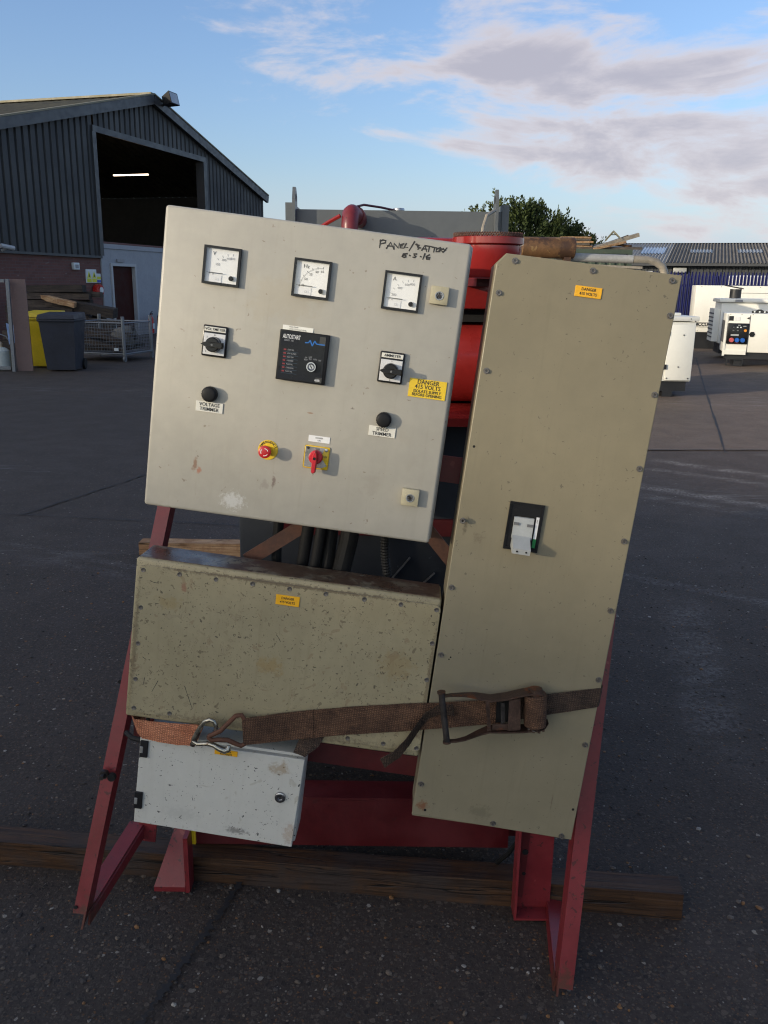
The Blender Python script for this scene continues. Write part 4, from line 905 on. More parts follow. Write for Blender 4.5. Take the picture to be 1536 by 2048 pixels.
for q in (8.5, 9.3, 10.1):
    mb = MB(); mb.lathe([(0.001, -0.006), (0.010, -0.006), (0.010, 0.0)], (q, 23.799, 0.485), 'Y', 8); build('rivet', mb, M['screw'], d)
for k in range(7):
    mb = MB(); mb.bars((7.655, 20.52, 0.50 + k * 0.09), (7.655, 21.28, 0.50 + k * 0.09), 0.01, 0.03); build('louvre_blade', mb, M['canopy_seam'], c, smooth=0)
# E: big open set with the rusty silencer, mostly hidden by the tall box
e = thing('generator_set', 'white generator set with rusty silencer and grey exhaust pipe on its roof', 'generator', loc=(4.4, 18.4, 0), group=GRP); FRAMES[e.name] = Vector((4.4, 18.4, 0))
canopy_body(e, 2.85, 5.35, 17.8, 19.4, 0.35, 1.93, 0.10)
mb = MB(); mb.loft([[(2.7, 17.7, 2.04), (5.10, 17.7, 1.965), (5.10, 19.45, 1.965), (2.7, 19.45, 2.04)], [(2.7, 17.7, 2.085), (5.10, 17.7, 2.01), (5.10, 19.45, 2.01), (2.7, 19.45, 2.085)]]); build('roof_edge', mb, M['pipe_tan'], e, smooth=0)
mb = MB(); mb.box(2.86, 5.0, 17.82, 19.38, 1.931, 1.962); build('roof_packer', mb, M['gen_black'], e, smooth=0)
mb = MB(); mb.rbox(5.353, 5.72, 17.95, 18.9, 0.4, 1.88, 0.02); build('radiator_box', mb, M['canopy_white'], e)
mb = MB(); mb.lathe([(0.02, 2.735), (0.19, 2.74), (0.21, 2.76), (0.21, 3.82), (0.19, 3.84), (0.02, 3.845)], (0, 18.3, 2.370), 'X', 32, True); build('silencer', mb, M['exhaust_rust'], e)
for q in (3.0, 3.62):
    mb = MB(); mb.box(q, q + 0.14, 18.2, 18.4, 2.07, 2.19); build('silencer_bracket', mb, M['exhaust_rust'], e, smooth=0)
mb = MB(); mb.tube([(3.50, 18.45, 2.20), (5.06, 18.3, 2.165)], 0.085, 16); build('exhaust_pipe', mb, M['pipe_grey'], e)
mb = MB(); mb.tube([(5.065, 18.3, 2.165), (5.36, 18.3, 2.155), (5.54, 18.3, 2.12), (5.68, 18.3, 2.03), (5.735, 18.3, 1.90), (5.735, 18.3, 1.5)], 0.080, 16); build('exhaust_elbow', mb, M['pipe_tan'], e)

def turn(o, corner, deg):
    """turn a parked set about its front left corner"""
    c_ = Vector((*corner, 0)); m_ = Matrix.Rotation(R(deg), 3, 'Z')
    o.location = c_ + m_ @ (Vector(o.location) - c_); o.rotation_euler = (0, 0, R(deg))
turn(b, (7.22, 18.49), -15); turn(c, (7.74, 20.40), -13); turn(d, (8.37, 23.80), -10)

# ------------------------------------------------------------------ blue palisade fence
pf = thing('palisade_fence', 'dark blue steel palisade fence along the back of the yard', 'fence', loc=(12, 24.9, 0)); FRAMES[pf.name] = Vector((12, 24.9, 0))
pale_me = None
k = 0; x = 6.2
while x < 19.5:
    if pale_me is None:
        mb = MB(); w = 0.080
        prof = [(-w / 2, 0.012), (-w / 2 + 0.012, 0), (-0.010, 0.010), (0.010, 0.010), (w / 2 - 0.012, 0), (w / 2, 0.012), (w / 2 - 0.012, 0.004), (0.010, 0.014), (-0.010, 0.014), (-w / 2 + 0.012, 0.004)]
        mb.loft([[(q[0], q[1], 0.05) for q in prof], [(q[0], q[1], 1.93) for q in prof], [(q[0] * 0.35, q[1], 2.06) for q in prof]])
        o = build('pale', mb, M['fence_blue'], pf, shift=Vector((0, 0, 0)), smooth=0); pale_me = o.data
    else:
        o = link('pale', pale_me, None, pf)
    o.location = (x - 12, 0, 0); x += 0.100; k += 1
for z_ in (0.45, 1.68):
    mb = MB(); mb.box(6.1, 19.6, 24.915, 24.96, z_ - 0.03, z_ + 0.03); build('rail', mb, M['fence_blue'], pf, smooth=0)
for q in (6.6, 9.35, 12.1, 14.85, 17.6):
    mb = MB(); mb.box(q - 0.05, q + 0.05, 24.965, 25.06, 0, 1.95); build('post', mb, M['fence_blue'], pf, smooth=0)
mb = MB(); mb.box(6.0, 20, 24.7, 25.1, 0, 0.05); tag(build('fence_kerb', mb, M['white_block'], smooth=0), kind='structure')
wc = thing('sunlit_patch_blocks', 'white blocks added for the sunlit patches seen through the blue fence', 'stand_in', loc=(12, 26.0, 0)); FRAMES[wc.name] = Vector((12, 26.0, 0))  # blocks added where sunlight shows bright between the pales
for q in range(4):
    mb = MB(); mb.rbox(10.25 + q * 1.15, 11.3 + q * 1.15, 25.6, 26.6, 0.4, 1.99, 0.05); build('patch_block', mb, M['canopy_white'], wc)
mb = MB(); mb.box(10.2, 14.8, 25.55, 26.65, 0.0, 0.38); build('patch_base', mb, M['wood_grey'], wc, smooth=0)
ab = thing('beacon_lamp', 'small amber beacon above the fence top', 'beacon', loc=(11.25, 25.9, 2.05)); 
mb = MB(); mb.lathe([(0.05, 0), (0.06, 0.02), (0.05, 0.14), (0.02, 0.16)], (0, 0, 0), 'Z', 12); build('lens', mb, M['amber'], ab)
mb = MB(); mb.lathe([(0.07, -0.03), (0.07, 0.0)], (0, 0, 0), 'Z', 12); build('base', mb, M['gen_black'], ab)
# ------------------------------------------------------------------ low shed with cement roof
SHM = Matrix.Translation((13.2, 42, 0)) @ Matrix.Rotation(R(-20), 4, 'Z')
sh = thing('low_shed', 'long low shed with corrugated grey cement roof behind the blue fence', 'building', matrix=SHM, base=(0, 0, 0))
X0, X1, EZ, RZ, RD = -6.0, 26.0, 2.74, 4.02, 8.5
mb = MB(); xx = X0; 
while xx < X1: 
    mb.quad((xx, 0.25, 0), (xx + 0.12, 0.25, 0), (xx + 0.12, 0.25, EZ - 0.05), (xx, 0.25, EZ - 0.05)); mb.quad((xx + 0.12, 0.25, 0), (xx + 0.15, 0.29, 0), (xx + 0.15, 0.29, EZ - 0.05), (xx + 0.12, 0.25, EZ - 0.05))
    mb.quad((xx + 0.15, 0.29, 0), (xx + 0.25, 0.29, 0), (xx + 0.25, 0.29, EZ - 0.05), (xx + 0.15, 0.29, EZ - 0.05)); mb.quad((xx + 0.25, 0.29, 0), (xx + 0.28, 0.25, 0), (xx + 0.28, 0.25, EZ - 0.05), (xx + 0.25, 0.29, EZ - 0.05)); xx += 0.28
mb.box(X0, X1, RD * 2 - 0.4, RD * 2 - 0.2, 0, EZ); build('wall', mb, M['shed_wall'], sh, smooth=0)
def corr(xa, xb, ya, yb, za, zb, mat, nm, lift=0.0):
    mb = MB(); p = 0.16; n = max(2, int((xb - xa) / p * 4)); pts = []
    for i in range(n + 1):
        x_ = xa + (xb - xa) * i / n; pts.append((x_, 0.045 * math.cos(2 * math.pi * x_ / p)))
    L1 = [mb.bm.verts.new((x_, ya, za + h + lift)) for x_, h in pts]; L2 = [mb.bm.verts.new((x_, yb, zb + h + lift)) for x_, h in pts]
    for i in range(n): mb.bm.faces.new((L1[i], L1[i + 1], L2[i + 1], L2[i]))
    return build(nm, mb, M[mat], sh, smooth=60)
corr(X0, 0.0, -0.15, RD, EZ, RZ, 'shed_roof_pale', 'roof_slope'); corr(0.0, X1, -0.15, RD, EZ, RZ, 'shed_roof', 'roof_slope')
mb = MB(); mb.quad((X0, RD * 2, EZ), (X1, RD * 2, EZ), (X1, RD, RZ + 0.03), (X0, RD, RZ + 0.03)); build('rear_slope', mb, M['shed_roof'], sh, smooth=0)
def sl(t): return EZ + (RZ - EZ) * t
for (xa, xb, ta, tb, mt) in ((-1.45, -0.30, 0.42, 0.75, 'rooflight_blue'), (0.95, 2.05, 0.46, 0.62, 'skylight'), (3.2, 4.4, 0.46, 0.62, 'skylight')):
    corr(xa, xb, -0.15 + (RD + 0.15) * ta, -0.15 + (RD + 0.15) * tb, sl(ta), sl(tb), mt, 'rooflight', 0.03)
mb = MB(); mb.bars((X0, -0.20, EZ - 0.06), (X1, -0.20, EZ - 0.06), 0.14, 0.12); build('gutter', mb, M['cladding_trim'], sh, smooth=0)
lp = MB(); lp.rbox(0.35, 0.95, 0.02, 0.24, EZ - 0.42, EZ - 0.20, 0.02); build('wall_lamp', lp, M['handle_grey'], sh)
# ------------------------------------------------------------------ container with scrap on its roof
ct = thing('shipping_container', 'dark green shipping container behind the generators with scrap on top', 'container', loc=(3.7, 25.5, 0)); FRAMES[ct.name] = Vector((3.0, 25.5, 0.0 - 0.11))
mb = MB(); xx = 0.1; P_ = []
while xx < 5.9:
    for dx, dy in ((0, 0), (0.09, 0), (0.13, 0.05), (0.22, 0.05), (0.26, 0)): P_.append((xx + dx, 24.550 + dy))
    xx += 0.27
lo = [mb.bm.verts.new((p[0], p[1], 0.15)) for p in P_]; hi = [mb.bm.verts.new((p[0], p[1], 2.38)) for p in P_]
for i in range(len(P_) - 1): mb.bm.faces.new((lo[i], lo[i + 1], hi[i + 1], hi[i]))
mb.box(0.1, 5.98, 24.800, 26.9, 0.15, 2.40); build('side_wall', mb, M['container'], ct, smooth=0)
mb = MB(); mb.box(0, 6.05, 24.500, 24.590, 2.385, 2.50); mb.box(0, 6.05, 26.92, 27.0, 2.385, 2.50); build('top_rail', mb, M['container'], ct, smooth=0)
for q in (0.0, 5.93):
    mb = MB(); mb.box(q, q + 0.12, 24.500, 24.620, 0.0, 2.384); build('corner_post', mb, M['container'], ct, smooth=0)
mb = MB(); mb.box(0.05, 6.0, 24.600, 26.91, 2.42, 2.48); build('roof', mb, M['container'], ct, smooth=0)
gs = 'scrap timber and steel on the container roof'
for k in range(6):
    beam_at(Vector((5.20 + 0.05 * (k % 2), 24.850 + 0.02 * k, 2.64 + 0.058 * k)), 0.95 - 0.05 * (k % 3), 0.16, 0.048, R(rnd.uniform(-8, 8)), R(rnd.uniform(-1, 1)), 0, M['wood_orange' if k % 2 else 'wood_grey'], 'short plank in the small neat stack on the container roof', gs, 'plank', 'plank')
for (x_, y_, z_, ln, w, h, yw, pt, mt, lb) in (
    (5.35, 24.800, 2.53, 1.6, 0.12, 0.06, 0, 1, 'wood_grey', 'flat grey board lying under the scrap at the container end'),
    (5.50, 24.900, 2.72, 1.25, 0.10, 0.10, 4, 17, 'pipe_tan', 'rusty steel beam sticking up to the right on the container roof'),
    (5.25, 25.000, 2.66, 1.2, 0.05, 0.06, -4, 20, 'wood_grey', 'thin grey batten leaning beside the rusty beam'),
    (5.28, 24.700, 2.60, 0.9, 0.08, 0.05, 10, 12, 'wood_orange', 'pale batten low in the scrap heap on the container'),
    (5.62, 25.100, 2.64, 0.7, 0.07, 0.07, -10, -6, 'exhaust_rust', 'short rusty bar at the right of the scrap heap'),
    (5.15, 25.200, 2.58, 0.6, 0.20, 0.08, 30, 4, 'wood_dark', 'dark offcut inside the scrap heap on the container')):
    beam_at(Vector((x_ + 0.88, y_, z_ + 0.12)), ln * 1.05, w, h, R(yw), R(pt), R(8), M[mt], lb, gs, 'scrap_bar', 'scrap')
fr_ = thing('bent_frame', 'pale bent folding frame propped on the scrap heap', 'scrap', loc=(6.25, 24.8, 2.82), group=gs)
for a_, b_ in (((-0.20, 0, 0.05), (0.02, 0.05, 0.30)), ((0.02, 0.05, 0.30), (0.22, 0, 0.10)), ((-0.16, 0.2, 0.03), (0.06, 0.22, 0.27)), ((0.06, 0.22, 0.27), (0.26, 0.2, 0.10)), ((-0.08, 0.0, 0.19), (0.10, 0.1, 0.20))):
    mb = MB(); mb.bars(a_, b_, 0.025, 0.025); build('bar', mb, M['verge'], fr_, smooth=0)

# ------------------------------------------------------------------ conifers
def conifer(x, y, h, rad, plumes, seed, label, mat='leaf', sharp=1.0):
    """trunk and a crown of upswept leafy plumes"""
    r_ = random.Random(seed)
    t = thing('conifer_tree', label, 'tree', loc=(x, y, 0), group='conifers in a row beyond the yard')
    mb = MB(); mb.tube([(0, 0, 0), (0.05, 0, h * 0.5), (0, 0, h * 0.95)], [0.22, 0.13, 0.02], 8); build('trunk', mb, M['bark'], t)
    mb = MB(); V = mb.bm.verts.new; Fc = mb.bm.faces.new
    def plume(p0, d, ln, n):
        d = d.normalized(); s1 = d.cross(Vector((0.3, 0.2, 1))).normalized(); s2 = d.cross(s1)
        for _ in range(n):
            f = r_.random() ** 0.8; an = r_.uniform(0, 6.283); wd_ = (1 - f) * 0.16 * ln + 0.02
            rv = s1 * math.cos(an) + s2 * math.sin(an); q = p0 + d * ln * f + rv * wd_ * r_.random()
            dv = (d * r_.uniform(0.5, 1.2) + rv * r_.uniform(0.3, 1.0)).normalized(); L_ = r_.uniform(0.10, 0.26)
            sv = dv.cross(Vector((r_.uniform(-1, 1), r_.uniform(-1, 1), r_.uniform(-1, 1)))).normalized() * L_ * r_.uniform(0.16, 0.30)
            Fc((V(q), V(q + dv * L_ * 0.5 + sv), V(q + dv * L_), V(q + dv * L_ * 0.5 - sv)))
    plume(Vector((0, 0, h - 1.0)), Vector((0.03, 0, 1)), 1.0, 45)
    for k in range(plumes):
        f = ((k + r_.random()) / plumes) ** 0.85          # 0 low .. 1 top
        z = 0.8 + (h - 1.5) * f
        prof = (1 - f ** (1.3 * sharp)) ** 0.75
        an = r_.uniform(0, 6.283)
        rr = rad * prof * (0.55 + 0.55 * r_.random()) * (1 + 0.35 * mnoise.noise(Vector((math.cos(an) * 1.5 + seed, math.sin(an) * 1.5, z * 0.8))))
        o_ = Vector((math.cos(an), math.sin(an), 0))
        p0 = o_ * rr * 0.62 + Vector((0, 0, z))
        plume(p0, o_ * r_.uniform(0.25, 0.7) + Vector((0, 0, r_.uniform(0.6, 1.4))), r_.uniform(0.7, 1.5), 42)
    build('crown', mb, M[mat], t, smooth=0)
conifer(4.95, 50.5, 5.75, 0.55, 40, 3, 'slim sparse conifer with a thin tip at the left end of the row', 'leaf_light', 0.7)
conifer(6.00, 50.0, 6.05, 0.85, 85, 4, 'spiky conifer just left of the right lifting eye', 'leaf_light', 0.7)
conifer(7.35, 50.0, 5.95, 1.35, 190, 5, 'tall dark conifer just right of the right lifting eye', 'leaf', 1.6)
conifer(8.35, 50.6, 5.95, 1.30, 190, 6, 'tallest broad dark conifer in the middle of the row', 'leaf', 1.6)
conifer(9.35, 50.2, 5.30, 1.25, 170, 8, 'dark conifer on the falling right side of the row', 'leaf', 1.4)
conifer(10.25, 50.8, 4.90, 1.15, 150, 9, 'lower dark conifer between the falling one and the yellow green ones', 'leaf', 1.3)
conifer(11.05, 51.2, 4.50, 1.05, 120, 11, 'lower yellow green conifer near the right end', 'leaf_light', 1.3)
conifer(11.85, 51.5, 4.10, 0.95, 100, 12, 'lowest conifer at the right end above the container', 'leaf_light', 1.3)
conifer(6.60, 52.0, 5.60, 1.40, 150, 10, 'shadowy conifer behind the gap left of the tall dark one', 'leaf', 1.3)
# ------------------------------------------------------------------ timbers on the ground
def ground_timber(p0, p1, w, h, mat, label):
    """p0, p1: front bottom corners; the timber runs away from the viewer by w"""
    p0, p1 = Vector((*p0, 0)), Vector((*p1, 0)); t = (p1 - p0).normalized(); nn = Vector((-t.y, t.x, 0)); ln = (p1 - p0).length
    c = (p0 + p1) / 2 + nn * w / 2
    mb = MB(); n = 14; rings = []
    for i in range(n + 1):
        x = -ln / 2 + ln * i / n
        j = lambda a=0.003: rnd.uniform(-a, a)
        rings.append([(x, -w / 2 + j(), 0.0), (x, w / 2 + j(), 0.0), (x, w / 2 - 0.004 + j(), h + j(0.002)), (x, -w / 2 + 0.004 + j(), h + j(0.002))])
    mb.loft(rings); o = build('timber', mb, mat, smooth=0)
    o.location = c; o.rotation_euler = (0, 0, math.atan2(t.y, t.x))
    return tag(o, label, 'timber')
ground_timber((-1.45, 2.095), (0.795, 1.880), 0.075, 0.074, M['wood_wet'], 'long wet brown timber on the ground under the front of the generator skid')
ground_timber((-1.475, 4.885), (1.2, 4.86), 0.10, 0.078, M['wood_pine'], 'fresh pine timber on the ground under the rear of the generator')

# ------------------------------------------------------------------ the red generator behind the cabinets
g = thing('engine_generator', 'red engine generator set on a red skid behind the cabinets', 'generator', loc=(0, 3.3, 0.075)); FRAMES[g.name] = Vector((0, 3.3, 0.075))
def gpart(nm, mb, mat, par=None, smooth=30): return build(nm, mb, M[mat], par or g, shift=Vector((0, 3.3, 0.075)), smooth=smooth)
mb = MB(); mb.box(-0.53, 0.36, 2.06, 2.068, 0.078, 0.222); mb.box(-0.53, 0.36, 2.0605, 2.145, 0.2222, 0.2302); mb.box(-0.53, 0.36, 2.0685, 2.145, 0.079, 0.087); gpart('skid_front_beam', mb, 'red_skid', smooth=0)
for (xa, xb) in ((-0.545, -0.47), (0.36, 0.435)):
    mb = MB(); mb.box(xa, xb, 2.10, 4.95, 0.088, 0.225); gpart('skid_rail', mb, 'red_skid', smooth=0)
mb = MB(); mb.box(-0.469, 0.359, 2.62, 2.70, 0.085, 0.135); gpart('skid_cross_beam', mb, 'red_skid', smooth=0)
mb = MB(); mb.box(-0.469, 0.359, 4.6, 4.70, 0.085, 0.2); gpart('skid_cross_beam', mb, 'red_skid', smooth=0)
# left lifting foot: sloped wedge plate; right end: open channel bracket
mb = MB(); mb.loft([[(-0.608, 1.955, 0.004), (-0.524, 1.955, 0.004), (-0.524, 1.955, 0.018), (-0.608, 1.955, 0.018)], [(-0.558, 2.020, 0.150), (-0.526, 2.020, 0.150), (-0.526, 2.020, 0.164), (-0.558, 2.020, 0.164)]]); gpart('foot_gusset', mb, 'red', smooth=0)
mb = MB(); mb.prism([(-0.523, 0.0), (-0.511, 0.0), (-0.511, 0.17), (-0.523, 0.17)], 1.955, 2.008); gpart('foot_side_plate', mb, 'red', smooth=0)
mb = MB(); mb.box(-0.510, -0.500, 2.00, 2.008, 0.120, 0.165); gpart('foot_tie', mb, 'yellow', smooth=0)
mb = MB(); mb.box(0.352, 0.452, 1.905, 1.911, 0.008, 0.30); gpart('channel_bracket', mb, 'red', smooth=0)
mb = MB(); mb.box(0.352, 0.452, 1.860, 1.904, 0.008, 0.014); mb.box(0.352, 0.358, 1.860, 1.904, 0.0145, 0.30); gpart('channel_flange', mb, 'red', smooth=0)
mb = MB(); mb.prism([(0.364, 0.05), (0.378, 0.045), (0.392, 0.30), (0.366, 0.30)], 1.900, 1.9045); gpart('channel_web', mb, 'red_skid', smooth=0)
for z_, r_ in ((0.185, 0.0085), (0.12, 0.005)):
    mb = MB(); mb.lathe([(0.001, -0.001), (r_, -0.001), (r_, 0.0)], (0.378, 1.8995, z_), 'Y', 12); gpart('bolt_hole', mb, 'hole')
# dark casing (alternator end) between skid and engine
mb = MB(); mb.rbox(-0.405, 0.46, 2.28, 3.05, 0.34, 1.235, 0.012); gpart('alternator_casing', mb, 'dark_box')
mb = MB(); mb.box(-0.30, 0.40, 2.265, 2.279, 0.925, 0.972); gpart('casing_rail', mb, 'red_skid', smooth=0)
mb = MB(); mb.bars((0.02, 2.274, 0.79), (0.075, 2.274, 0.86), 0.004, 0.006, (0, -1, 0)); gpart('fin', mb, 'steel', smooth=0)
mb = MB(); mb.bars((0.105, 2.274, 0.775), (0.145, 2.274, 0.815), 0.004, 0.006, (0, -1, 0)); gpart('fin', mb, 'steel', smooth=0)
mb = MB(); mb.box(-0.36, 0.42, 2.22, 3.0, 1.240, 1.262); gpart('engine_bed_plate', mb, 'red_engine', smooth=0)
mb = MB()
N_ = 20; pr = []
for i in range(N_ + 1):
    a = math.pi * (-0.5 + i / N_); pr.append((2.52 - 0.12 * math.cos(a), 1.385 + 0.115 * math.sin(a)))
mb.loft([[(-0.34, y, z) for y, z in pr] + [(-0.34, 3.5, 1.50), (-0.34, 3.5, 1.27)], [(0.36, y, z) for y, z in pr] + [(0.36, 3.5, 1.50), (0.36, 3.5, 1.27)]]); gpart('engine_block', mb, 'red_engine', smooth=40)
mb = MB(); mb.box(-0.32, 0.35, 2.45, 3.45, 1.501, 1.536); gpart('gasket_gap', mb, 'hole', smooth=0)
mb = MB(); mb.rbox(-0.33, 0.37, 2.40, 3.45, 1.537, 1.640, 0.008); gpart('rocker_cover', mb, 'red_engine')
mb = MB(); mb.rbox(-0.06, 0.27, 2.62, 3.40, 1.641, 1.735, 0.01); gpart('intake_manifold', mb, 'red_engine')
mb = MB(); mb.bars((0.1, 2.36, 1.62), (0.36, 2.36, 1.625), 0.004, 0.004, (0, -1, 0)); 
# radiator at the far end
YR = 3.78
mb = MB(); mb.box(-0.432, -0.402, YR - 0.005, YR + 0.34, 0.30, 1.926); mb.box(0.478, 0.508, YR - 0.005, YR + 0.34, 0.30, 1.928); gpart('radiator_side', mb, 'dark_grey', smooth=0)
mb = MB(); mb.box(-0.401, 0.477, YR, YR + 0.30, 0.30, 1.900); gpart('radiator_shell', mb, 'dark_grey', smooth=0)
for x_ in (-0.392, 0.452):
    mb = MB(); mb.prism([(x_ - 0.004, 1.80), (x_ + 0.004, 1.80), (x_ + 0.004, 1.98), (x_ - 0.004, 1.98)], YR - 0.05, YR - 0.006)
    b_ = MB(); b_.loft([[(x_ - 0.006, YR - 0.055, 1.78), (x_ - 0.006, YR + 0.04, 1.90), (x_ - 0.006, YR + 0.04, 1.95), (x_ - 0.006, YR + 0.005, 1.985), (x_ - 0.006, YR - 0.03, 1.985), (x_ - 0.006, YR - 0.055, 1.94)],
                         [(x_ + 0.006, YR - 0.055, 1.78), (x_ + 0.006, YR + 0.04, 1.90), (x_ + 0.006, YR + 0.04, 1.95), (x_ + 0.006, YR + 0.005, 1.985), (x_ + 0.006, YR - 0.03, 1.985), (x_ + 0.006, YR - 0.055, 1.94)]])
    le = gpart('lifting_eye', b_, 'dark_grey', smooth=0)
    mb = MB(); mb.lathe([(0.001, -0.0075), (0.016, -0.0075), (0.016, 0.0075), (0.001, 0.0075)], (x_, YR - 0.012, 1.945), 'X', 12)
    mb = MB(); mb.lathe([(0.001, x_ - 0.0072), (0.016, x_ - 0.0072), (0.016, x_ + 0.0072), (0.001, x_ + 0.0072)], (0, YR - 0.012, 1.945), 'X', 12); gpart('eye_hole', mb, 'hole', le)
mb = MB(); mb.lathe([(0.001, 1.917), (0.024, 1.917), (0.026, 1.912), (0.026, 1.907), (0.018, 1.906), (0.018, 1.9005)], (0.045, YR + 0.10, 0), 'Z', 20); gpart('filler_cap', mb, 'steel')
mb = MB(); mb.tube([(-0.152, 3.56, 1.62), (-0.152, 3.56, 1.822), (-0.151, 3.566, 1.850), (-0.149, 3.582, 1.868), (-0.145, 3.606, 1.874), (-0.136, 3.65, 1.868)], 0.034, 18); el_ = gpart('coolant_elbow', mb, 'red', smooth=50)
mb = MB(); mb.tube([(-0.136, 3.65, 1.868), (-0.118, 3.775, 1.856)], 0.029, 16); gpart('elbow_neck', mb, 'red', el_, 50)
mb = MB(); mb.tube([(-0.133, 3.665, 1.867), (-0.128, 3.705, 1.863)], 0.040, 16); gpart('hose_clamp', mb, 'red', el_, 50)
mb = MB(); mb.tube([(-0.135, 3.64, 1.900), (-0.10, 3.70, 1.914), (-0.03, 3.80, 1.913), (0.03, 3.86, 1.906)], 0.005, 6); gpart('vent_hose', mb, 'red_skid')
mb = MB(); mb.tube([(0.366, 1.935, 0.195), (0.345, 1.965, 0.130), (0.322, 2.00, 0.075)], 0.0065, 8); gpart('drain_hose', mb, 'rubber')
mb = MB(); mb.tube([(-0.30, 3.6, 1.80), (-0.24, 3.58, 1.835), (-0.19, 3.56, 1.86)], 0.008, 6); gpart('fuel_pipe', mb, 'red_engine')
mb = MB(); mb.tube([(0.375, 3.60, 1.755), (0.385, 3.62, 1.83), (0.40, 3.64, 1.875), (0.44, 3.70, 1.90)], 0.007, 8); gpart('wiring_conduit', mb, 'pipe_tan')
mb = MB(); mb.lathe([(0.001, 1.735), (0.03, 1.735), (0.03, 1.75), (0.018, 1.765)], (0.0, 3.3, 0), 'Z', 12); gpart('breather_cap', mb, 'red_rust')
# air filter drum close behind the gap
DC = (0.236, 2.10, 0)
mb = MB(); mb.lathe([(0.02, 1.618), (0.074, 1.618), (0.078, 1.624), (0.078, 1.690)], DC, 'Z', 40); dm = gpart('air_filter_drum', mb, 'red_gloss', smooth=40)
mb = MB(); mb.lathe([(0.0785, 1.691), (0.084, 1.694), (0.084, 1.708), (0.080, 1.710), (0.02, 1.710)], DC, 'Z', 40); gpart('drum_rim', mb, 'red_gloss', dm, 40)
mb = MB()
for k in range(44):
    a = k * 2 * math.pi / 44
    x_, y_ = DC[0] + 0.080 * math.cos(a), DC[1] + 0.080 * math.sin(a)
    a2 = a + math.pi / 44
    mb.tube([(x_, y_, 1.710), (DC[0] + 0.080 * math.cos(a2), DC[1] + 0.080 * math.sin(a2), 1.718), (DC[0] + 0.080 * math.cos(a + 2 * math.pi / 44), DC[1] + 0.080 * math.sin(a + 2 * math.pi / 44), 1.710)], 0.0020, 5)
    mb.tube([(x_, y_, 1.718), (DC[0] + 0.080 * math.cos(a2), DC[1] + 0.080 * math.sin(a2), 1.710), (DC[0] + 0.080 * math.cos(a + 2 * math.pi / 44), DC[1] + 0.080 * math.sin(a + 2 * math.pi / 44), 1.718)], 0.0016, 5)
gpart('mesh_guard', mb, 'red_rust', dm)
mb = MB(); mb.box(0.215, 0.285, 2.12, 2.45, 1.598, 1.617); gpart('filter_bracket', mb, 'red_skid', smooth=0)

# ------------------------------------------------------------------ drawing frame of the cabinet faces: x right, -y towards the viewer, z up
FM = Matrix(((0.9923, 0.0435, 0.1156, -0.4330), (-0.0498, 0.9974, 0.0522, 1.7492), (-0.1130, -0.0576, 0.9919, 1.7448), (0, 0, 0, 1)))
_x = FM.col[0].xyz.normalized(); _y = (FM.col[1].xyz - _x * FM.col[1].xyz.dot(_x)).normalized(); _z = _x.cross(_y)
for i in range(3): FM[i][0], FM[i][1], FM[i][2] = _x[i], _y[i], _z[i]
def lathe_front(prof, u, w, seg=24):
    """profile (radius, height out of the face) turned about the face normal at (u, w)"""
    mb = MB(); mb.lathe([(r, -h) for r, h in prof], (u, 0, w), 'Y', seg); return mb

# ------------------------------------------------------------------ red support stand
st = thing('support_stand', 'red angle iron support stand carrying the four cabinets', 'stand', matrix=FM, base=(0.48, 0.0, -1.62))
def angle_iron(nm, a, b, fdir, sdir, wf, ws, mat='red', cut=0.0, par=None):
    """L section from a (top arris) to b (bottom arris): front flange wf along fdir, side flange ws along sdir"""
    a, b, f, s_ = Vector(a), Vector(b), Vector(fdir), Vector(sdir); t = 0.0045; ax = (b - a).normalized()
    mb = MB()
    b2 = b - ax * cut
    mb.loft([[a, a + f * wf, a + f * wf + s_ * t, a + s_ * t], [b2, b2 + f * wf, b2 + f * wf + s_ * t, b2 + s_ * t]])
    bb = b - ax * (ws * 0.9 if cut else 0)
    mb.loft([[a - f * 0.0004 + s_ * 0.0002, a + f * t + s_ * 0.0002, a + f * t + s_ * ws, a - f * 0.0004 + s_ * ws], [b - f * 0.0004 + s_ * 0.0002, b + f * t + s_ * 0.0002, bb + f * t + s_ * ws, bb - f * 0.0004 + s_ * ws]])
    return build(nm, mb, M[mat], par or st, smooth=0)
LT, LB = (0.020, 0.235, -0.42), (-0.071, 0.0, -1.636)
ll = angle_iron('leg', LT, LB, (-1, 0, 0), (0, 1, 0), 0.030, 0.050, cut=0.036)
RT, RB = (1.012, 0.235, -0.42), (1.0435, 0.0, -1.628)
rl = angle_iron('leg', RT, RB, (1, 0, 0), (0, 1, 0), 0.036, 0.050, cut=0.020)
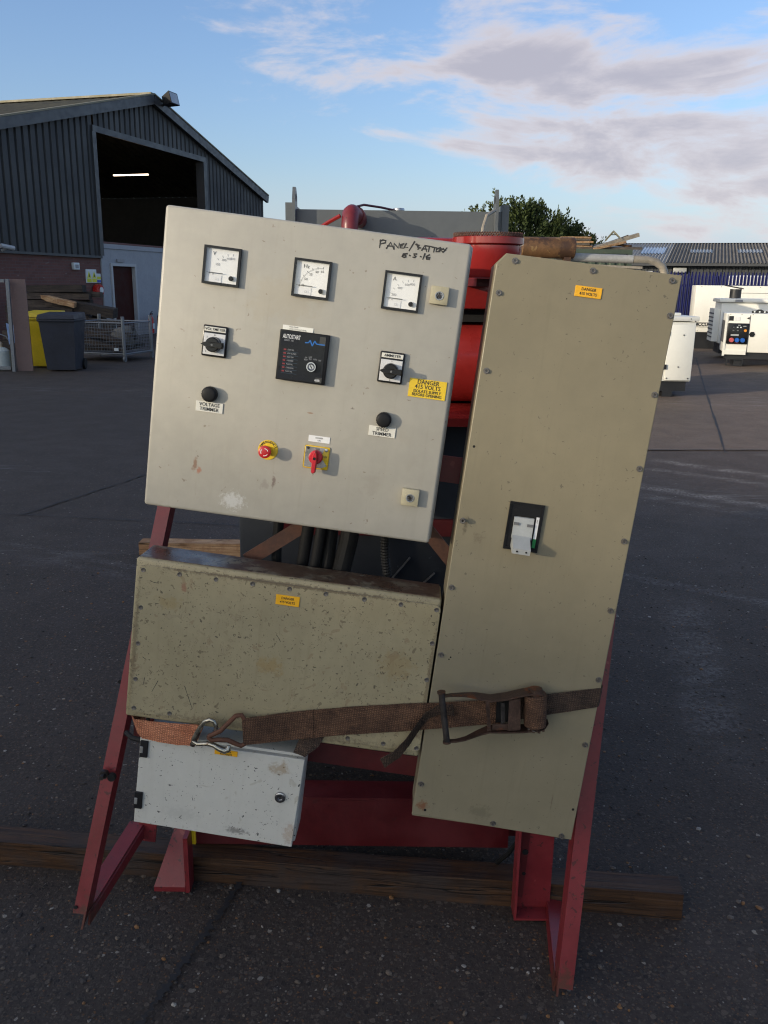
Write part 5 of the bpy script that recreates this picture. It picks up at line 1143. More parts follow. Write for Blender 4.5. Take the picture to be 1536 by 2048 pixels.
# horizontal foot bars running back to the skid, with the flat flange on top
for (nm, p, q, fx) in (('foot_bar', (-0.066, 0.02, -1.607), (-0.040, 0.335, -1.566), 1), ('foot_bar', (1.043, 0.02, -1.600), (1.065, 0.335, -1.595), 1)):
    p, q = Vector(p), Vector(q); mb = MB(); ax = (q - p).normalized()
    mb.loft([[p, p + Vector((-0.038, 0.0, 0)), p + Vector((-0.038, 0, 0.005)), p + Vector((0, 0, 0.005))], [q, q + Vector((-0.038, 0, 0)), q + Vector((-0.038, 0, 0.005)), q + Vector((0, 0, 0.005))]] if p.x < 0.5 else
            [[p + Vector((-0.004, 0, 0)), p + Vector((0.034, 0.0, 0)), p + Vector((0.034, 0, 0.005)), p + Vector((-0.004, 0, 0.005))], [q + Vector((-0.004, 0, 0)), q + Vector((0.034, 0, 0)), q + Vector((0.034, 0, 0.005)), q + Vector((-0.004, 0, 0.005))]])
    build(nm, mb, M['red'], st, smooth=0)
    mb = MB(); o_ = Vector((0.0, 0, -0.001)) if p.x < 0.5 else Vector((-0.0045, 0, -0.001))
    mb.loft([[p + o_, p + o_ + Vector((0.0045, 0, 0)), p + o_ + Vector((0.0045, 0, -0.030)), p + o_ + Vector((0, 0, -0.030))], [q + o_, q + o_ + Vector((0.0045, 0, 0)), q + o_ + Vector((0.0045, 0, -0.036)), q + o_ + Vector((0, 0, -0.036))]])
    build('foot_bar_flange', mb, M['red'], st, smooth=0)
mb = MB(); mb.box(-0.052, -0.004, 0.330, 0.336, -1.611, -1.556); build('hook_plate', mb, M['red'], st, smooth=0)
mb = MB(); mb.box(0.03, 1.01, 0.195, 0.20, -0.50, -0.44); build('cross_bar', mb, M['red'], st, smooth=0)
mb = MB(); mb.box(0.0, 1.02, 0.140, 0.1445, -0.98, -0.93); build('cross_bar', mb, M['red'], st, smooth=0)
mb = MB(); mb.box(-0.02, 1.03, 0.115, 0.1195, -1.19, -1.14); build('cross_bar', mb, M['red_skid'], st, smooth=0)
for a_, b_ in (((0.20, 0.15, -0.735), (0.375, 0.15, -0.59)), ((0.545, 0.15, -0.555), (0.70, 0.15, -0.705))):
    mb = MB(); mb.bars(a_, b_, 0.006, 0.036, (0, -1, 0)); mb.bm.free(); mb = MB(); a2, b2 = Vector(a_), Vector(b_); n2 = Vector((-(b2 - a2).z, 0, (b2 - a2).x)).normalized() * 0.016
    mb.loft([[a2 - n2, a2 + n2, a2 + n2 + Vector((0, 0.006, 0)), a2 - n2 + Vector((0, 0.006, 0))], [b2 - n2, b2 + n2, b2 + n2 + Vector((0, 0.006, 0)), b2 - n2 + Vector((0, 0.006, 0))]]); build('diagonal_brace', mb, M['red_rust'], st, smooth=0)
for (u, d, w) in ((-0.0925, 0.0062, -1.585), (-0.062, 0.118, -1.06)):
    mb = MB(); mb.lathe([(0.0005, d - 0.0003), (0.0045, d - 0.0003), (0.0045, d + 0.002)], (u, 0, w), 'Y', 12); build('bolt_hole', mb, M['hole'], ll)
# clamp bolt on the left leg
bt = lathe_front([(0.001, 0.020), (0.006, 0.020), (0.006, 0.006), (0.011, 0.006), (0.011, -0.004)], -0.0625, -1.2625, 6)
for v in bt.bm.verts: v.co.y += 0.055
bt = build('clamp_bolt', bt, M['bar_steel'], ll)
bt = lathe_front([(0.001, 0.010), (0.009, 0.010), (0.010, 0.0)], -0.045, -1.268, 12)
for v in bt.bm.verts: v.co.y += 0.060
build('clamp_washer', bt, M['hole'], ll)

# ------------------------------------------------------------------ control cabinet
cb = thing('control_cabinet', 'square pale cream control cabinet with meters, switches and handwriting on its door', 'control panel', matrix=FM, base=(0.30, 0.0, -0.60))
mb = MB(); mb.rbox(0.0, 0.601, 0.0, 0.0205, -0.601, 0.0, 0.0065, 3); door = build('door', mb, M['panel'], cb, smooth=40)
mb = MB(); mb.rbox(0.0045, 0.6045, 0.0245, 0.205, -0.598, -0.002, 0.004, 2); build('enclosure_box', mb, M['panel_edge'], cb)
mb = MB(); mb.box(0.010, 0.596, 0.0206, 0.0244, -0.592, -0.008); build('door_gasket', mb, M['rubber'], cb, smooth=0)

def meter(u, w, letter, kind, label):
    S = 0.0365
    mb = MB(); mb.frame(u - S, u + S, w - S, w + S, 0.0044, -0.0085, -0.0003); bz = build('meter', mb, M['black'], cb); bz['label'] = label
    mb = MB(); mb.box(u - S + 0.0045, u + S - 0.0045, -0.0016, -0.0004, w - S + 0.0045, w + S - 0.0045); build('dial', mb, M['dial'], bz, smooth=0)
    mb = MB(); mb.box(u - S + 0.0048, u + 0.001, -0.0026, -0.0019, w - S + 0.0050, w - S + 0.0185); build('dial_cover', mb, M['dial_low'], bz, smooth=0)
    mb = lathe_front([(0.001, 0.0078), (0.0036, 0.0078), (0.0048, 0.0068), (0.0048, 0.0018)], u + 0.0205, w - 0.0215, 16); build('zero_screw', mb, M['black'], bz)
    y = -0.0021
    piv = (u + 0.0205, w - 0.0215); Rr = 0.0425
    mb = MB(); mb.box(u - 0.0235, u + 0.0035, -0.0068, -0.0056, w - 0.0150, w - 0.0136); mb.box(u - 0.0290, u - 0.0232, -0.0066, -0.0058, w - 0.0146, w - 0.0141); build('needle', mb, M['ink'], bz, smooth=0)
    mb = MB(); minor = 31 if kind == 'Hz' else 7
    for i in range(minor):
        a = R(172 - 82 * i / (minor - 1)); big = (i % 5 == 0) if kind == 'Hz' else True
        if kind == 'V' and i in (1, 2): continue
        r0, r1 = Rr, Rr + (0.0042 if big else 0.0024)
        p0 = (piv[0] + r0 * math.cos(a), piv[1] + r0 * math.sin(a)); p1 = (piv[0] + r1 * math.cos(a), piv[1] + r1 * math.sin(a))
        nx, nz = -math.sin(a) * (0.0004 if big else 0.00025), math.cos(a) * (0.0004 if big else 0.00025)
        mb.quad((p0[0] - nx, y, p0[1] - nz), (p0[0] + nx, y, p0[1] + nz), (p1[0] + nx, y, p1[1] + nz), (p1[0] - nx, y, p1[1] - nz))
    build('scale_marks', mb, M['ink' if kind == 'Hz' else 'ink_grey'], bz, smooth=0)
    text_mesh(letter, 0.0105, (u - 0.0165 + (0.004 if kind == 'Hz' else 0), -0.0017, w + 0.0225), M['ink'], parent=bz)
    nums = {'V': (('0', 172), ('100', 141), ('300', 118), ('400', 102), ('500', 91)), 'Hz': (('45', 168), ('50', 148), ('55', 128), ('60', 108), ('65', 92)), 'A': (('0', 176), ('200', 158), ('400', 132), ('600', 108), ('800', 92))}[kind]
    for tx, deg in nums:
        a = R(deg); text_mesh(tx, 0.0066, (piv[0] + (Rr - 0.0048) * math.cos(a), -0.0017, piv[1] + (Rr - 0.0048) * math.sin(a)), M['ink_grey' if kind != 'Hz' else 'ink'], 'scale_number', bz)
    mb = MB(); mb.frame(u - 0.011, u - 0.007, w - 0.0275, w - 0.0235, 0.0004, -0.0050, -0.0047); build('class_mark', mb, M['grey_ink'], bz, smooth=0)
    mb = MB(); mb.quad((u - S + 0.0046, -0.0074, w - S + 0.0046), (u + S - 0.0046, -0.0074, w - S + 0.0046), (u + S - 0.0046, -0.0074, w + S - 0.0046), (u - S + 0.0046, -0.0074, w + S - 0.0046)); build('cover_glass', mb, M['clear'], bz, smooth=0)
meter(0.1211, -0.1022, 'V', 'V', 'voltmeter marked V'); meter(0.2994, -0.1040, 'Hz', 'Hz', 'frequency meter marked Hz'); meter(0.4776, -0.1056, 'A', 'A', 'ammeter marked A')

def selector(u, w, word, label, marks):
    mb = MB(); mb.rbox(u - 0.0250, u + 0.0250, -0.0085, -0.0002, w - 0.0308, w + 0.0308, 0.003, 2); sw = build('selector_switch', mb, M['black'], cb); sw['label'] = label
    mb = MB(); mb.rbox(u - 0.0215, u + 0.0215, -0.0098, -0.0086, w + 0.0185, w + 0.0275, 0.0005, 1); build('name_strip', mb, M['white_plate'], sw)
    text_mesh(word, 0.0074, (u, -0.0099, w + 0.0230), M['ink'], parent=sw, xscale=1.0, bold=0.0001)
    mb = MB(); mb.rbox(u - 0.0215, u + 0.0215, -0.0095, -0.0086, w - 0.0270, w + 0.0150, 0.0004, 1); build('face_plate', mb, M['switch_face'], sw)
    k0 = w - 0.0065
    for tx, dx, dz in marks: text_mesh(tx, 0.0050, (u + dx, -0.0096, k0 + dz), M['ink'], 'position_mark', sw)
    mb = lathe_front([(0.001, 0.027), (0.0125, 0.027), (0.0145, 0.025), (0.0150, 0.012), (0.0155, 0.0096)], u, k0, 28); kb = build('knob_base', mb, M['black'], sw)
    # pointer grip: wide end right, tapering to a point on the left
    pts = [(-0.0215, 0.0), (-0.014, 0.0042), (0.004, 0.0052), (0.0225, 0.0058), (0.0235, 0.0), (0.0225, -0.0058), (0.004, -0.0052), (-0.014, -0.0042)]
    mb = MB(); mb.loft([[(u + a, -0.0245, k0 + b) for a, b in pts], [(u + a, -0.0340, k0 + b) for a, b in pts], [(u + a * 0.93, -0.0365, k0 + b * 0.72) for a, b in pts]]); build('knob_grip', mb, M['black'], sw)
    mb = lathe_front([(0.001, 0.0372), (0.0022, 0.0372), (0.0022, 0.0362)], u + 0.002, k0, 10); build('knob_screw', mb, M['slot_grey'], sw)
selector(0.1206, -0.2480, 'VOLTMETER', 'voltmeter selector switch', (('0', 0, 0.0185), ('3', -0.0155, 0.0135), ('1', 0.0150, 0.0125), ('2', -0.0160, -0.0150)))
selector(0.4764, -0.2533, 'AMMETER', 'ammeter selector switch', (('1', 0, 0.0185), ('3', 0, -0.0185)))

# automatic start module
mb = MB(); mb.rbox(0.2500, 0.3485, -0.0145, -0.0002, -0.3052, -0.2068, 0.0015, 2); am = build('autostart_module', mb, M['black_matt'], cb)
mb = MB(); mb.box(0.2530, 0.3425, -0.0150, -0.0146, -0.3025, -0.2095); build('face_film', mb, M['face_black'], am, smooth=0)
mb = MB(); mb.box(0.3300, 0.3420, -0.01525, -0.01505, -0.2290, -0.2120); mb.box(0.3300, 0.3425, -0.01525, -0.01505, -0.3020, -0.2920); build('grey_field', mb, M['face_dark'], am, smooth=0)
yf = -0.0153
text_mesh('AUTOSTART', 0.0118, (0.2745, yf, -0.2195), M['white_ink'], parent=am, xscale=0.52, bold=0.00012)
text_mesh('SERIES  700', 0.0048, (0.2695, yf, -0.2268), M['grey_ink'], parent=am, xscale=0.8)
for i, tx in enumerate(('START FAIL', 'LOW OIL PRESS', 'HIGH TEMP', 'OVERSPEED', 'PHASE FAIL', 'CHARGE FAIL', 'PLANT FAIL')):
    zz = -0.2450 - i * 0.0070
    text_mesh(tx, 0.0042, (0.2688, yf, zz), M['grey_ink'], 'alarm_name', am, align='LEFT', xscale=0.62)
    mb = MB(); mb.box(0.2600, 0.2910, -0.01535, -0.01515, zz - 0.0040, zz - 0.0036); build('rule_line', mb, M['teal_ink'], am, smooth=0)
    mb = MB(); mb.box(0.2610, 0.2662, -0.01545, -0.01515, zz - 0.0014, zz + 0.0016); build('alarm_lamp', mb, M['red_ink'], am, smooth=0)
wvp = [(0.3015, 0), (0.3085, 0.0006), (0.3115, 0.0058), (0.3165, -0.0050), (0.3205, 0.0056), (0.3245, 0.0), (0.3410, -0.0002)]
mb = MB()
for (a, za), (b, zb) in zip(wvp, wvp[1:]):
    t = Vector((b - a, zb - za)).normalized(); nx, nz = -t.y * 0.0011, t.x * 0.0011; zc = -0.2268
    mb.quad((a - nx, -0.01555, zc + za - nz), (a + nx, -0.01555, zc + za + nz), (b + nx, -0.01555, zc + zb + nz), (b - nx, -0.01555, zc + zb - nz))
build('wave_emblem', mb, M['blue_ink'], am, smooth=0)
for tx, dx, dz in (('OFF', -0.0125, 0.0165), ('RESET', -0.0125, 0.0125), ('LAMP', -0.0040, 0.0185), ('TEST', -0.0040, 0.0145), ('AUTO', 0.0060, 0.0150), ('TEST', 0.0150, 0.0140)):
    text_mesh(tx, 0.0040, (0.3195 + dx, yf, -0.2722 + dz), M['grey_ink'], 'key_position', am, xscale=0.7)
mb = lathe_front([(0.001, 0.021), (0.0045, 0.021), (0.0060, 0.0195), (0.0075, 0.0225), (0.0094, 0.0225), (0.0103, 0.0205), (0.0103, 0.0152)], 0.3195, -0.2722, 28); ks = build('key_switch', mb, M['chrome'], am)
mb = MB(); mb.bars((0.3178, -0.0214, -0.2695), (0.3212, -0.0214, -0.2750), 0.0018, 0.0008, (0, -1, 0)); build('key_slot', mb, M['hole'], am, smooth=0)
text_mesh('ARISER', 0.0054, (0.3335, yf, -0.2975), M['white_ink'], parent=am, xscale=0.62, bold=0.00015)
for (a, b) in ((0.3395, -0.2345), (0.3388, -0.2860), (0.2545, -0.2805), (0.2545, -0.2225)):
    mb = lathe_front([(0.001, 0.0160), (0.0017, 0.0160), (0.0017, 0.0146)], a, b, 8); build('fixing_screw', mb, M['hole'], am)
mb = MB(); mb.box(0.2525, 0.3135, -0.0012, -0.0002, -0.2066, -0.1978); pl = build('paper_label', mb, M['paper'], cb, smooth=0)
text_mesh('HIGH TEMP/', 0.0036, (0.2650, -0.0013, -0.2003), M['ink'], parent=pl, align='LEFT', xscale=0.95)
text_mesh('LOW COOLANT LEVEL', 0.0036, (0.2650, -0.0013, -0.2045), M['ink'], parent=pl, align='LEFT', xscale=0.95)

def plate(u0, u1, w0, w1, mat, lines, name, par=cb, th=0.0022, label=None, tilt=0.0):
    mb = MB(); mb.rbox(u0, u1, -th, -0.0002, w0, w1, 0.0004, 1); p = build(name, mb, M[mat], par)
    if label: p['label'] = label
    for tx, sz, dz, xs in lines: text_mesh(tx, sz, ((u0 + u1) / 2, -th, (w0 + w1) / 2 + dz), M['ink'], parent=p, xscale=xs, bold=0.0001)
    return p
plate(0.5163, 0.5912, -0.3048, -0.2678, 'yellow', (('DANGER', 0.0118, 0.0125, 0.92), ('415 VOLTS', 0.0118, 0.0030, 0.92), ('ISOLATE SUPPLY', 0.0082, -0.0060, 0.92), ('BEFORE OPENING', 0.0082, -0.0130, 0.90)), 'danger_plate')
plate(0.0926, 0.1480, -0.3908, -0.3698, 'white_plate', (('VOLTAGE', 0.0100, 0.0045, 0.95), ('TRIMMER', 0.0100, -0.0048, 0.95)), 'trimmer_plate', label='plate reading VOLTAGE TRIMMER')
plate(0.4477, 0.5018, -0.3929, -0.3726, 'white_plate', (('SPEED', 0.0100, 0.0045, 0.95), ('TRIMMER', 0.0100, -0.0048, 0.95)), 'trimmer_plate', label='plate reading SPEED TRIMMER')
for u, w in ((0.1198, -0.3537), (0.4754, -0.3579)):
    mb = lathe_front([(0.001, 0.0175), (0.0110, 0.0175), (0.0132, 0.0165), (0.0148, 0.0145), (0.0150, 0.0002)], u, w, 32); kn = build('trimmer_knob', mb, M['black_matt'], cb)
    mb = MB()
    for k in range(28):
        a = k * 2 * math.pi / 28; c_ = (u + 0.0150 * math.cos(a), w + 0.0150 * math.sin(a)); mb.box(c_[0] - 0.0006, c_[0] + 0.0006, -0.014, -0.0005, c_[1] - 0.0006, c_[1] + 0.0006)
    build('grip_ribs', mb, M['black_matt'], kn, smooth=0)

# emergency stop
eu, ew = 0.2480, -0.4512
mb = lathe_front([(0.001, 0.0015), (0.0198, 0.0015), (0.0205, 0.0010), (0.0205, 0.0002)], eu, ew, 40); es_ = build('emergency_stop', mb, M['yellow'], cb)
for i, ch in enumerate('EMERGENCY'):
    a = R(158 - i * (132 / 8)); rr = 0.0165
    text_mesh(ch, 0.0068, (eu + rr * math.cos(a), -0.0016, ew + rr * math.sin(a)), M['ink'], 'letter', es_, rot=a - math.pi / 2, bold=0.0001)
bu, bw = eu - 0.0022, ew - 0.0012
mb = lathe_front([(0.001, 0.0300), (0.0100, 0.0300), (0.0125, 0.0285), (0.0130, 0.0240), (0.0105, 0.0200), (0.0090, 0.0160), (0.0090, 0.0016)], bu, bw, 36); pb = build('push_button', mb, M['estop'], es_, smooth=50)
for k in range(3):
    mb = MB(); a0 = R(20 + k * 120); n = 8
    for i in range(n):
        a, b = a0 + R(72) * i / n, a0 + R(72) * (i + 1) / n
        q = lambda an, r_: (bu + r_ * math.cos(an), -0.0303, bw + r_ * math.sin(an))
        mb.quad(q(a, 0.0066), q(b, 0.0066), q(b, 0.0080), q(a, 0.0080))
    build('turn_arrow', mb, M['paper'], es_, smooth=0)
# isolator switch
iu, iw = 0.3482, -0.4530
mb = MB(); mb.rbox(iu - 0.0258, iu + 0.0258, -0.0030, -0.0002, iw - 0.0235, iw + 0.0235, 0.0028, 2); iso = build('isolator_switch', mb, M['yellow'], cb)
mb = MB(); mb.prism([(iu - 0.0235, iw - 0.0212), (iu + 0.0120, iw - 0.0212), (iu + 0.0235, iw - 0.0150), (iu + 0.0090, iw + 0.0020), (iu + 0.0160, iw + 0.0212), (iu - 0.0235, iw + 0.0212)], -0.0036, -0.0031); build('worn_face', mb, M['worn_steel'], iso, smooth=0)
mb = lathe_front([(0.001, 0.0165), (0.0115, 0.0165), (0.0138, 0.0150), (0.0142, 0.0034)], iu - 0.0005, iw + 0.0015, 28); build('handle_base', mb, M['iso_red'], iso)
pts = [(0.0, 0.0155), (0.0040, 0.0075), (0.0050, -0.006), (0.0042, -0.0290), (0.0, -0.0315), (-0.0042, -0.0290), (-0.0050, -0.006), (-0.0040, 0.0075)]
mb = MB(); mb.loft([[(iu - 0.0005 + a, -0.0140, iw + 0.0015 + b) for a, b in pts], [(iu - 0.0005 + a, -0.0290, iw + 0.0015 + b) for a, b in pts], [(iu - 0.0005 + a * 0.7, -0.0320, iw + 0.0015 + b * 0.94) for a, b in pts]]); build('handle_grip', mb, M['iso_red'], iso)
mb = lathe_front([(0.001, 0.0325), (0.0030, 0.0325), (0.0030, 0.0318)], iu - 0.0005, iw + 0.0015, 14); build('handle_screw', mb, M['hole'], iso)
mb = lathe_front([(0.001, 0.0052), (0.0034, 0.0050), (0.0040, 0.0036)], iu + 0.0190, iw + 0.0172, 12); build('fixing_screw', mb, M['chrome'], iso)
mb = lathe_front([(0.001, 0.0042), (0.0028, 0.0042), (0.0028, 0.0036)], iu - 0.0178, iw + 0.0180, 12); build('fixing_screw', mb, M['ink'], iso)
text_mesh('ON', 0.0052, (iu + 0.001, -0.0037, iw + 0.0175), M['ink'], parent=iso); text_mesh('OFF', 0.0050, (iu + 0.0180, -0.0037, iw + 0.003), M['ink'], parent=iso)
mb = MB(); mb.box(0.3279, 0.3716, -0.0012, -0.0002, -0.4218, -0.4090); pl = build('paper_label', mb, M['dial'], cb, smooth=0)
text_mesh('BREAKER', 0.0042, (0.3497, -0.0013, -0.4132), M['ink'], parent=pl, xscale=0.9); text_mesh('ON', 0.0040, (0.3497, -0.0013, -0.4182), M['ink'], parent=pl)
for (u, w, ins) in ((0.5515, -0.1036, 0.0), (0.5492, -0.5073, 0.0)):
    mb = MB(); mb.rbox(u - 0.0175, u + 0.0175, -0.0140, -0.0002, w - 0.0172, w + 0.0172, 0.0012, 2); lk = build('quarter_turn_lock', mb, M['panel'] if False else M['lock_beige'], cb)
    mb = lathe_front([(0.0062, 0.0143), (0.0070, 0.0152), (0.0082, 0.0152), (0.0088, 0.0141)], u, w - 0.001, 24, ); build('lock_ring', mb, M['steel'], lk)
    mb = lathe_front([(0.001, 0.0143), (0.0061, 0.0143), (0.0061, 0.0141)], u, w - 0.001, 20); build('lock_well', mb, M['hole'], lk)
    mb = lathe_front([(0.001, 0.0149), (0.0030, 0.0149), (0.0030, 0.0144)], u, w - 0.001, 12); build('lock_pin', mb, M['bar_steel'], lk)
# marker handwriting on the door
STROKES = [
  [(0.424, -0.0149), (0.4238, -0.0281)], [(0.4236, -0.0165), (0.4283, -0.0138), (0.4341, -0.0143), (0.434, -0.0182), (0.4255, -0.0214)],
  [(0.4375, -0.0279), (0.4439, -0.0161), (0.4508, -0.0274)], [(0.4391, -0.0234), (0.448, -0.0229)],
  [(0.4517, -0.0273), (0.4504, -0.0171), (0.46, -0.025), (0.4605, -0.0164)], [(0.4693, -0.0159), (0.4627, -0.0186), (0.4634, -0.024), (0.4698, -0.0238)],
  [(0.4636, -0.0209), (0.4673, -0.0198)], [(0.474, -0.0153), (0.4709, -0.0231), (0.4771, -0.0217)], [(0.4895, -0.0098), (0.4816, -0.0266)],
  [(0.4944, -0.0134), (0.4987, -0.0214)], [(0.4933, -0.0141), (0.5004, -0.0151), (0.4969, -0.0174), (0.5035, -0.0196), (0.4982, -0.0221)],
  [(0.5059, -0.0229), (0.5104, -0.0138), (0.5149, -0.0236)], [(0.5075, -0.0203), (0.5144, -0.02)], [(0.513, -0.0141), (0.5231, -0.0141)], [(0.5194, -0.0145), (0.5188, -0.0237)],
  [(0.5252, -0.015), (0.5334, -0.0152)], [(0.5297, -0.0157), (0.5289, -0.0231)], [(0.5406, -0.0143), (0.5338, -0.0176), (0.5332, -0.0225), (0.5401, -0.0217)],
  [(0.5384, -0.0213), (0.5424, -0.0153), (0.5457, -0.0167), (0.5413, -0.0191), (0.5473, -0.0208)], [(0.5465, -0.0154), (0.5497, -0.018), (0.5529, -0.0134)], [(0.5509, -0.0173), (0.5471, -0.022)],
  [(0.478, -0.0332), (0.4712, -0.0346), (0.4694, -0.0398), (0.4733, -0.0408), (0.4765, -0.0394), (0.4762, -0.0368), (0.4735, -0.0362), (0.4704, -0.0382)], [(0.4838, -0.0358), (0.4845, -0.036)],
  [(0.4963, -0.0315), (0.4913, -0.0321), (0.4929, -0.035), (0.4962, -0.0358), (0.4941, -0.0385), (0.4909, -0.0383)], [(0.5051, -0.0353), (0.5058, -0.0355)],
  [(0.5126, -0.0294), (0.5101, -0.0389)], [(0.521, -0.0302), (0.5157, -0.0339), (0.517, -0.0386), (0.5227, -0.0379), (0.5235, -0.0348), (0.5179, -0.0355)]]
mb = MB()
for n_, sk in enumerate(STROKES):
    y = -0.0004 - 0.00001 * n_; w = 0.00155
    pts = [Vector(p) for p in sk]; Ls, Rs = [], []
    for i, p in enumerate(pts):
        t = (pts[min(i + 1, len(pts) - 1)] - pts[max(i - 1, 0)]).normalized(); nn = Vector((-t.y, t.x)) * w * (1.0 if i < len(pts) - 1 else 0.6)
        e_ = t * (w if i == len(pts) - 1 else (-w if i == 0 else 0)); Ls.append(p + nn + e_); Rs.append(p - nn + e_)
    for i in range(len(pts) - 1): mb.quad((Ls[i].x, y, Ls[i].y), (Rs[i].x, y, Rs[i].y), (Rs[i + 1].x, y, Rs[i + 1].y), (Ls[i + 1].x, y, Ls[i + 1].y))
build('handwriting', mb, M['ink'], cb, smooth=0)
# cables leaving the bottom of the cabinet
for pts, r, mt, nm in (([(0.262, 0.16, -0.59), (0.262, 0.17, -0.70), (0.275, 0.18, -0.85)], 0.012, 'rubber', 'cable'), ([(0.335, 0.14, -0.59), (0.330, 0.15, -0.68), (0.320, 0.16, -0.85)], 0.014, 'rubber', 'cable'),
                       ([(0.365, 0.13, -0.59), (0.362, 0.13, -0.66), (0.350, 0.15, -0.85)], 0.012, 'rubber', 'cable'), ([(0.430, 0.13, -0.59), (0.428, 0.13, -0.645), (0.410, 0.14, -0.80)], 0.021, 'rubber', 'cable'), ([(0.385, 0.15, -0.59), (0.384, 0.15, -0.80)], 0.016, 'rubber', 'cable')):
    mb = MB(); mb.tube(pts, r, 12); build(nm, mb, M[mt], cb)
mb = MB(); n = 40; pp, rr = [], []
for i in range(n + 1):
    t = i / n; pp.append((0.505 + 0.020 * t * t, 0.12 + 0.02 * t, -0.59 - 0.135 * t)); rr.append(0.0105 if i % 2 else 0.0085)
mb.tube(pp, rr, 12); build('corrugated_conduit', mb, M['rubber'], cb, smooth=20)
# ------------------------------------------------------------------ tall khaki breaker cabinet
tb = thing('breaker_cabinet', 'tall narrow khaki cabinet with circuit breaker handle on its front', 'electrical cabinet', matrix=FM, base=(0.83, 0.0, -1.225))
mb = MB(); b_ = bmesh.new()
mb.loft([[(0.668, 0.0035, -0.0085), (1.0085, 0.0035, -0.0085), (1.0085, 0.0035, -1.2235), (0.6515, 0.0035, -1.2235), (0.6515, 0.0035, -0.028)],
         [(0.668, 0.115, -0.0085), (1.0085, 0.115, -0.0085), (1.0085, 0.115, -1.2235), (0.6515, 0.115, -1.2235), (0.6515, 0.115, -0.028)]]); build('enclosure_box', mb, M['khaki'], tb, smooth=0)
P0_ = [(0.669, -0.0082), (1.0088, -0.0072), (1.0078, -1.2262), (0.6500, -1.2185), (0.6525, -0.030)]
P1_ = [(0.6695, -0.0095), (1.0075, -0.0085), (1.0065, -1.2248), (0.6515, -1.2172), (0.6540, -0.0305)]
mb = MB(); mb.loft([[(a, 0.0032, c) for a, c in P0_], [(a, 0.0008, c) for a, c in P0_], [(a, 0.0, c) for a, c in P1_]]); build('front_cover', mb, M['khaki'], tb, smooth=0)
SCR = None
def screw_at(u, w, par, r=0.0044, head='cap', raise_=0.0):
    mb = lathe_front([(0.001, 0.0020), (r * 0.42, 0.0020), (r * 0.52, 0.0048), (r * 0.92, 0.0050), (r, 0.0040), (r, 0.0004), (r * 1.45, 0.0003), (r * 1.5, 0.0)], 0, 0, 14)
    global SCR
    if SCR is None:
        o = build('screw', mb, M['screw'], par, shift=Vector((0, 0, 0))); SCR = o.data
    else:
        mb.bm.free(); o = link('screw', SCR, None, par)
    o.location = Vector((u, -raise_, w)) - FRAMES[par.name]
    return o
for (u, w) in ((0.6875, -0.0205), (0.8384, -0.0200), (0.9914, -0.0194), (0.6659, -0.0837), (1.0005, -0.0844), (0.6649, -0.2352), (1.0003, -0.2382), (0.9990, -0.3877), (0.9964, -0.5399), (0.6608, -0.8389), (0.6612, -0.6876), (0.9995, -0.8454), (0.9977, -0.997), (0.6602, -1.1434), (0.8312, -1.2135), (0.9852, -1.2199), (0.9965, -0.6907)):
    screw_at(u, w, tb)
for (u, w, r) in ((0.6624, -0.5402, 0.0045),):
    s_ = screw_at(u, w, tb); s_.location.y -= 0.012
    mb = lathe_front([(0.0028, 0.0), (0.0028, 0.014)], u, w, 10); build('screw_shank', mb, M['screw'], tb)
for (u, w, r) in ((0.6631, -0.3876, 0.0028), (0.6777, -1.2045, 0.0032), (0.9990, -1.1523, 0.0030), (0.6818, -0.841, 0.0018), (0.679, -0.846, 0.0016), (0.7975, -0.078, 0.0012)):
    mb = lathe_front([(0.0005, 0.0002), (r, 0.0002), (r, 0.0)], u, w, 10); build('screw_hole', mb, M['hole'], tb, smooth=0)
plate(0.8105, 0.8623, -0.0706, -0.0501, 'orange_plate', (('DANGER', 0.0078, 0.0045, 0.92), ('415 VOLTS', 0.0078, -0.0040, 0.92)), 'danger_plate', tb)
# breaker
bx0, bx1, bz0, bz1 = 0.7532, 0.8242, -0.5878, -0.4876
mb = MB(); mb.frame(bx0, bx1, bz0, bz1, 0.0045, -0.0058, -0.0002); br = build('circuit_breaker', mb, M['black'], tb); br['label'] = 'circuit breaker with grey toggle handle and green flag'
mb = MB(); mb.box(bx0 + 0.0046, bx1 - 0.0046, -0.0036, -0.0006, bz1 - 0.027, bz1 - 0.0046); mb.box(bx0 + 0.0046, bx0 + 0.0150, -0.0036, -0.0006, bz0 + 0.0046, bz1 - 0.0272); mb.box(bx1 - 0.0172, bx1 - 0.0046, -0.0036, -0.0006, bz0 + 0.0046, bz1 - 0.0272); build('surround', mb, M['black_matt'], br, smooth=0)
mb = MB(); mb.quad((bx0 + 0.0150, -0.0012, bz0 + 0.0050), (bx1 - 0.0172, -0.0012, bz0 + 0.0050), (bx1 - 0.0172, -0.0012, bz1 - 0.0272), (bx0 + 0.0150, -0.0012, bz1 - 0.0272)); build('well', mb, M['hole'], br, smooth=0)
hx0, hx1 = bx0 + 0.0128, bx1 - 0.0165
mb = MB(); mb.loft([[(hx0, -0.0016, bz1 - 0.030), (hx1, -0.0016, bz1 - 0.030), (hx1, -0.0016, bz0 + 0.024), (hx0, -0.0016, bz0 + 0.024)], [(hx0 + 0.0005, -0.0062, bz1 - 0.031), (hx1 - 0.0005, -0.0062, bz1 - 0.031), (hx1 - 0.0005, -0.0105, bz0 + 0.026), (hx0 + 0.0005, -0.0105, bz0 + 0.026)]]); build('slide_plate', mb, M['handle_grey'], br)
for (a, b_x, zc) in ((hx0 + 0.0008, hx0 + 0.0115, -0.5315), (hx1 - 0.0135, hx1 - 0.0015, -0.5325)):
    mb = MB(); mb.box(a, b_x, -0.0104, -0.0086, zc - 0.0028, zc + 0.0028); build('slide_slot', mb, M['slot_grey'], br, smooth=0)
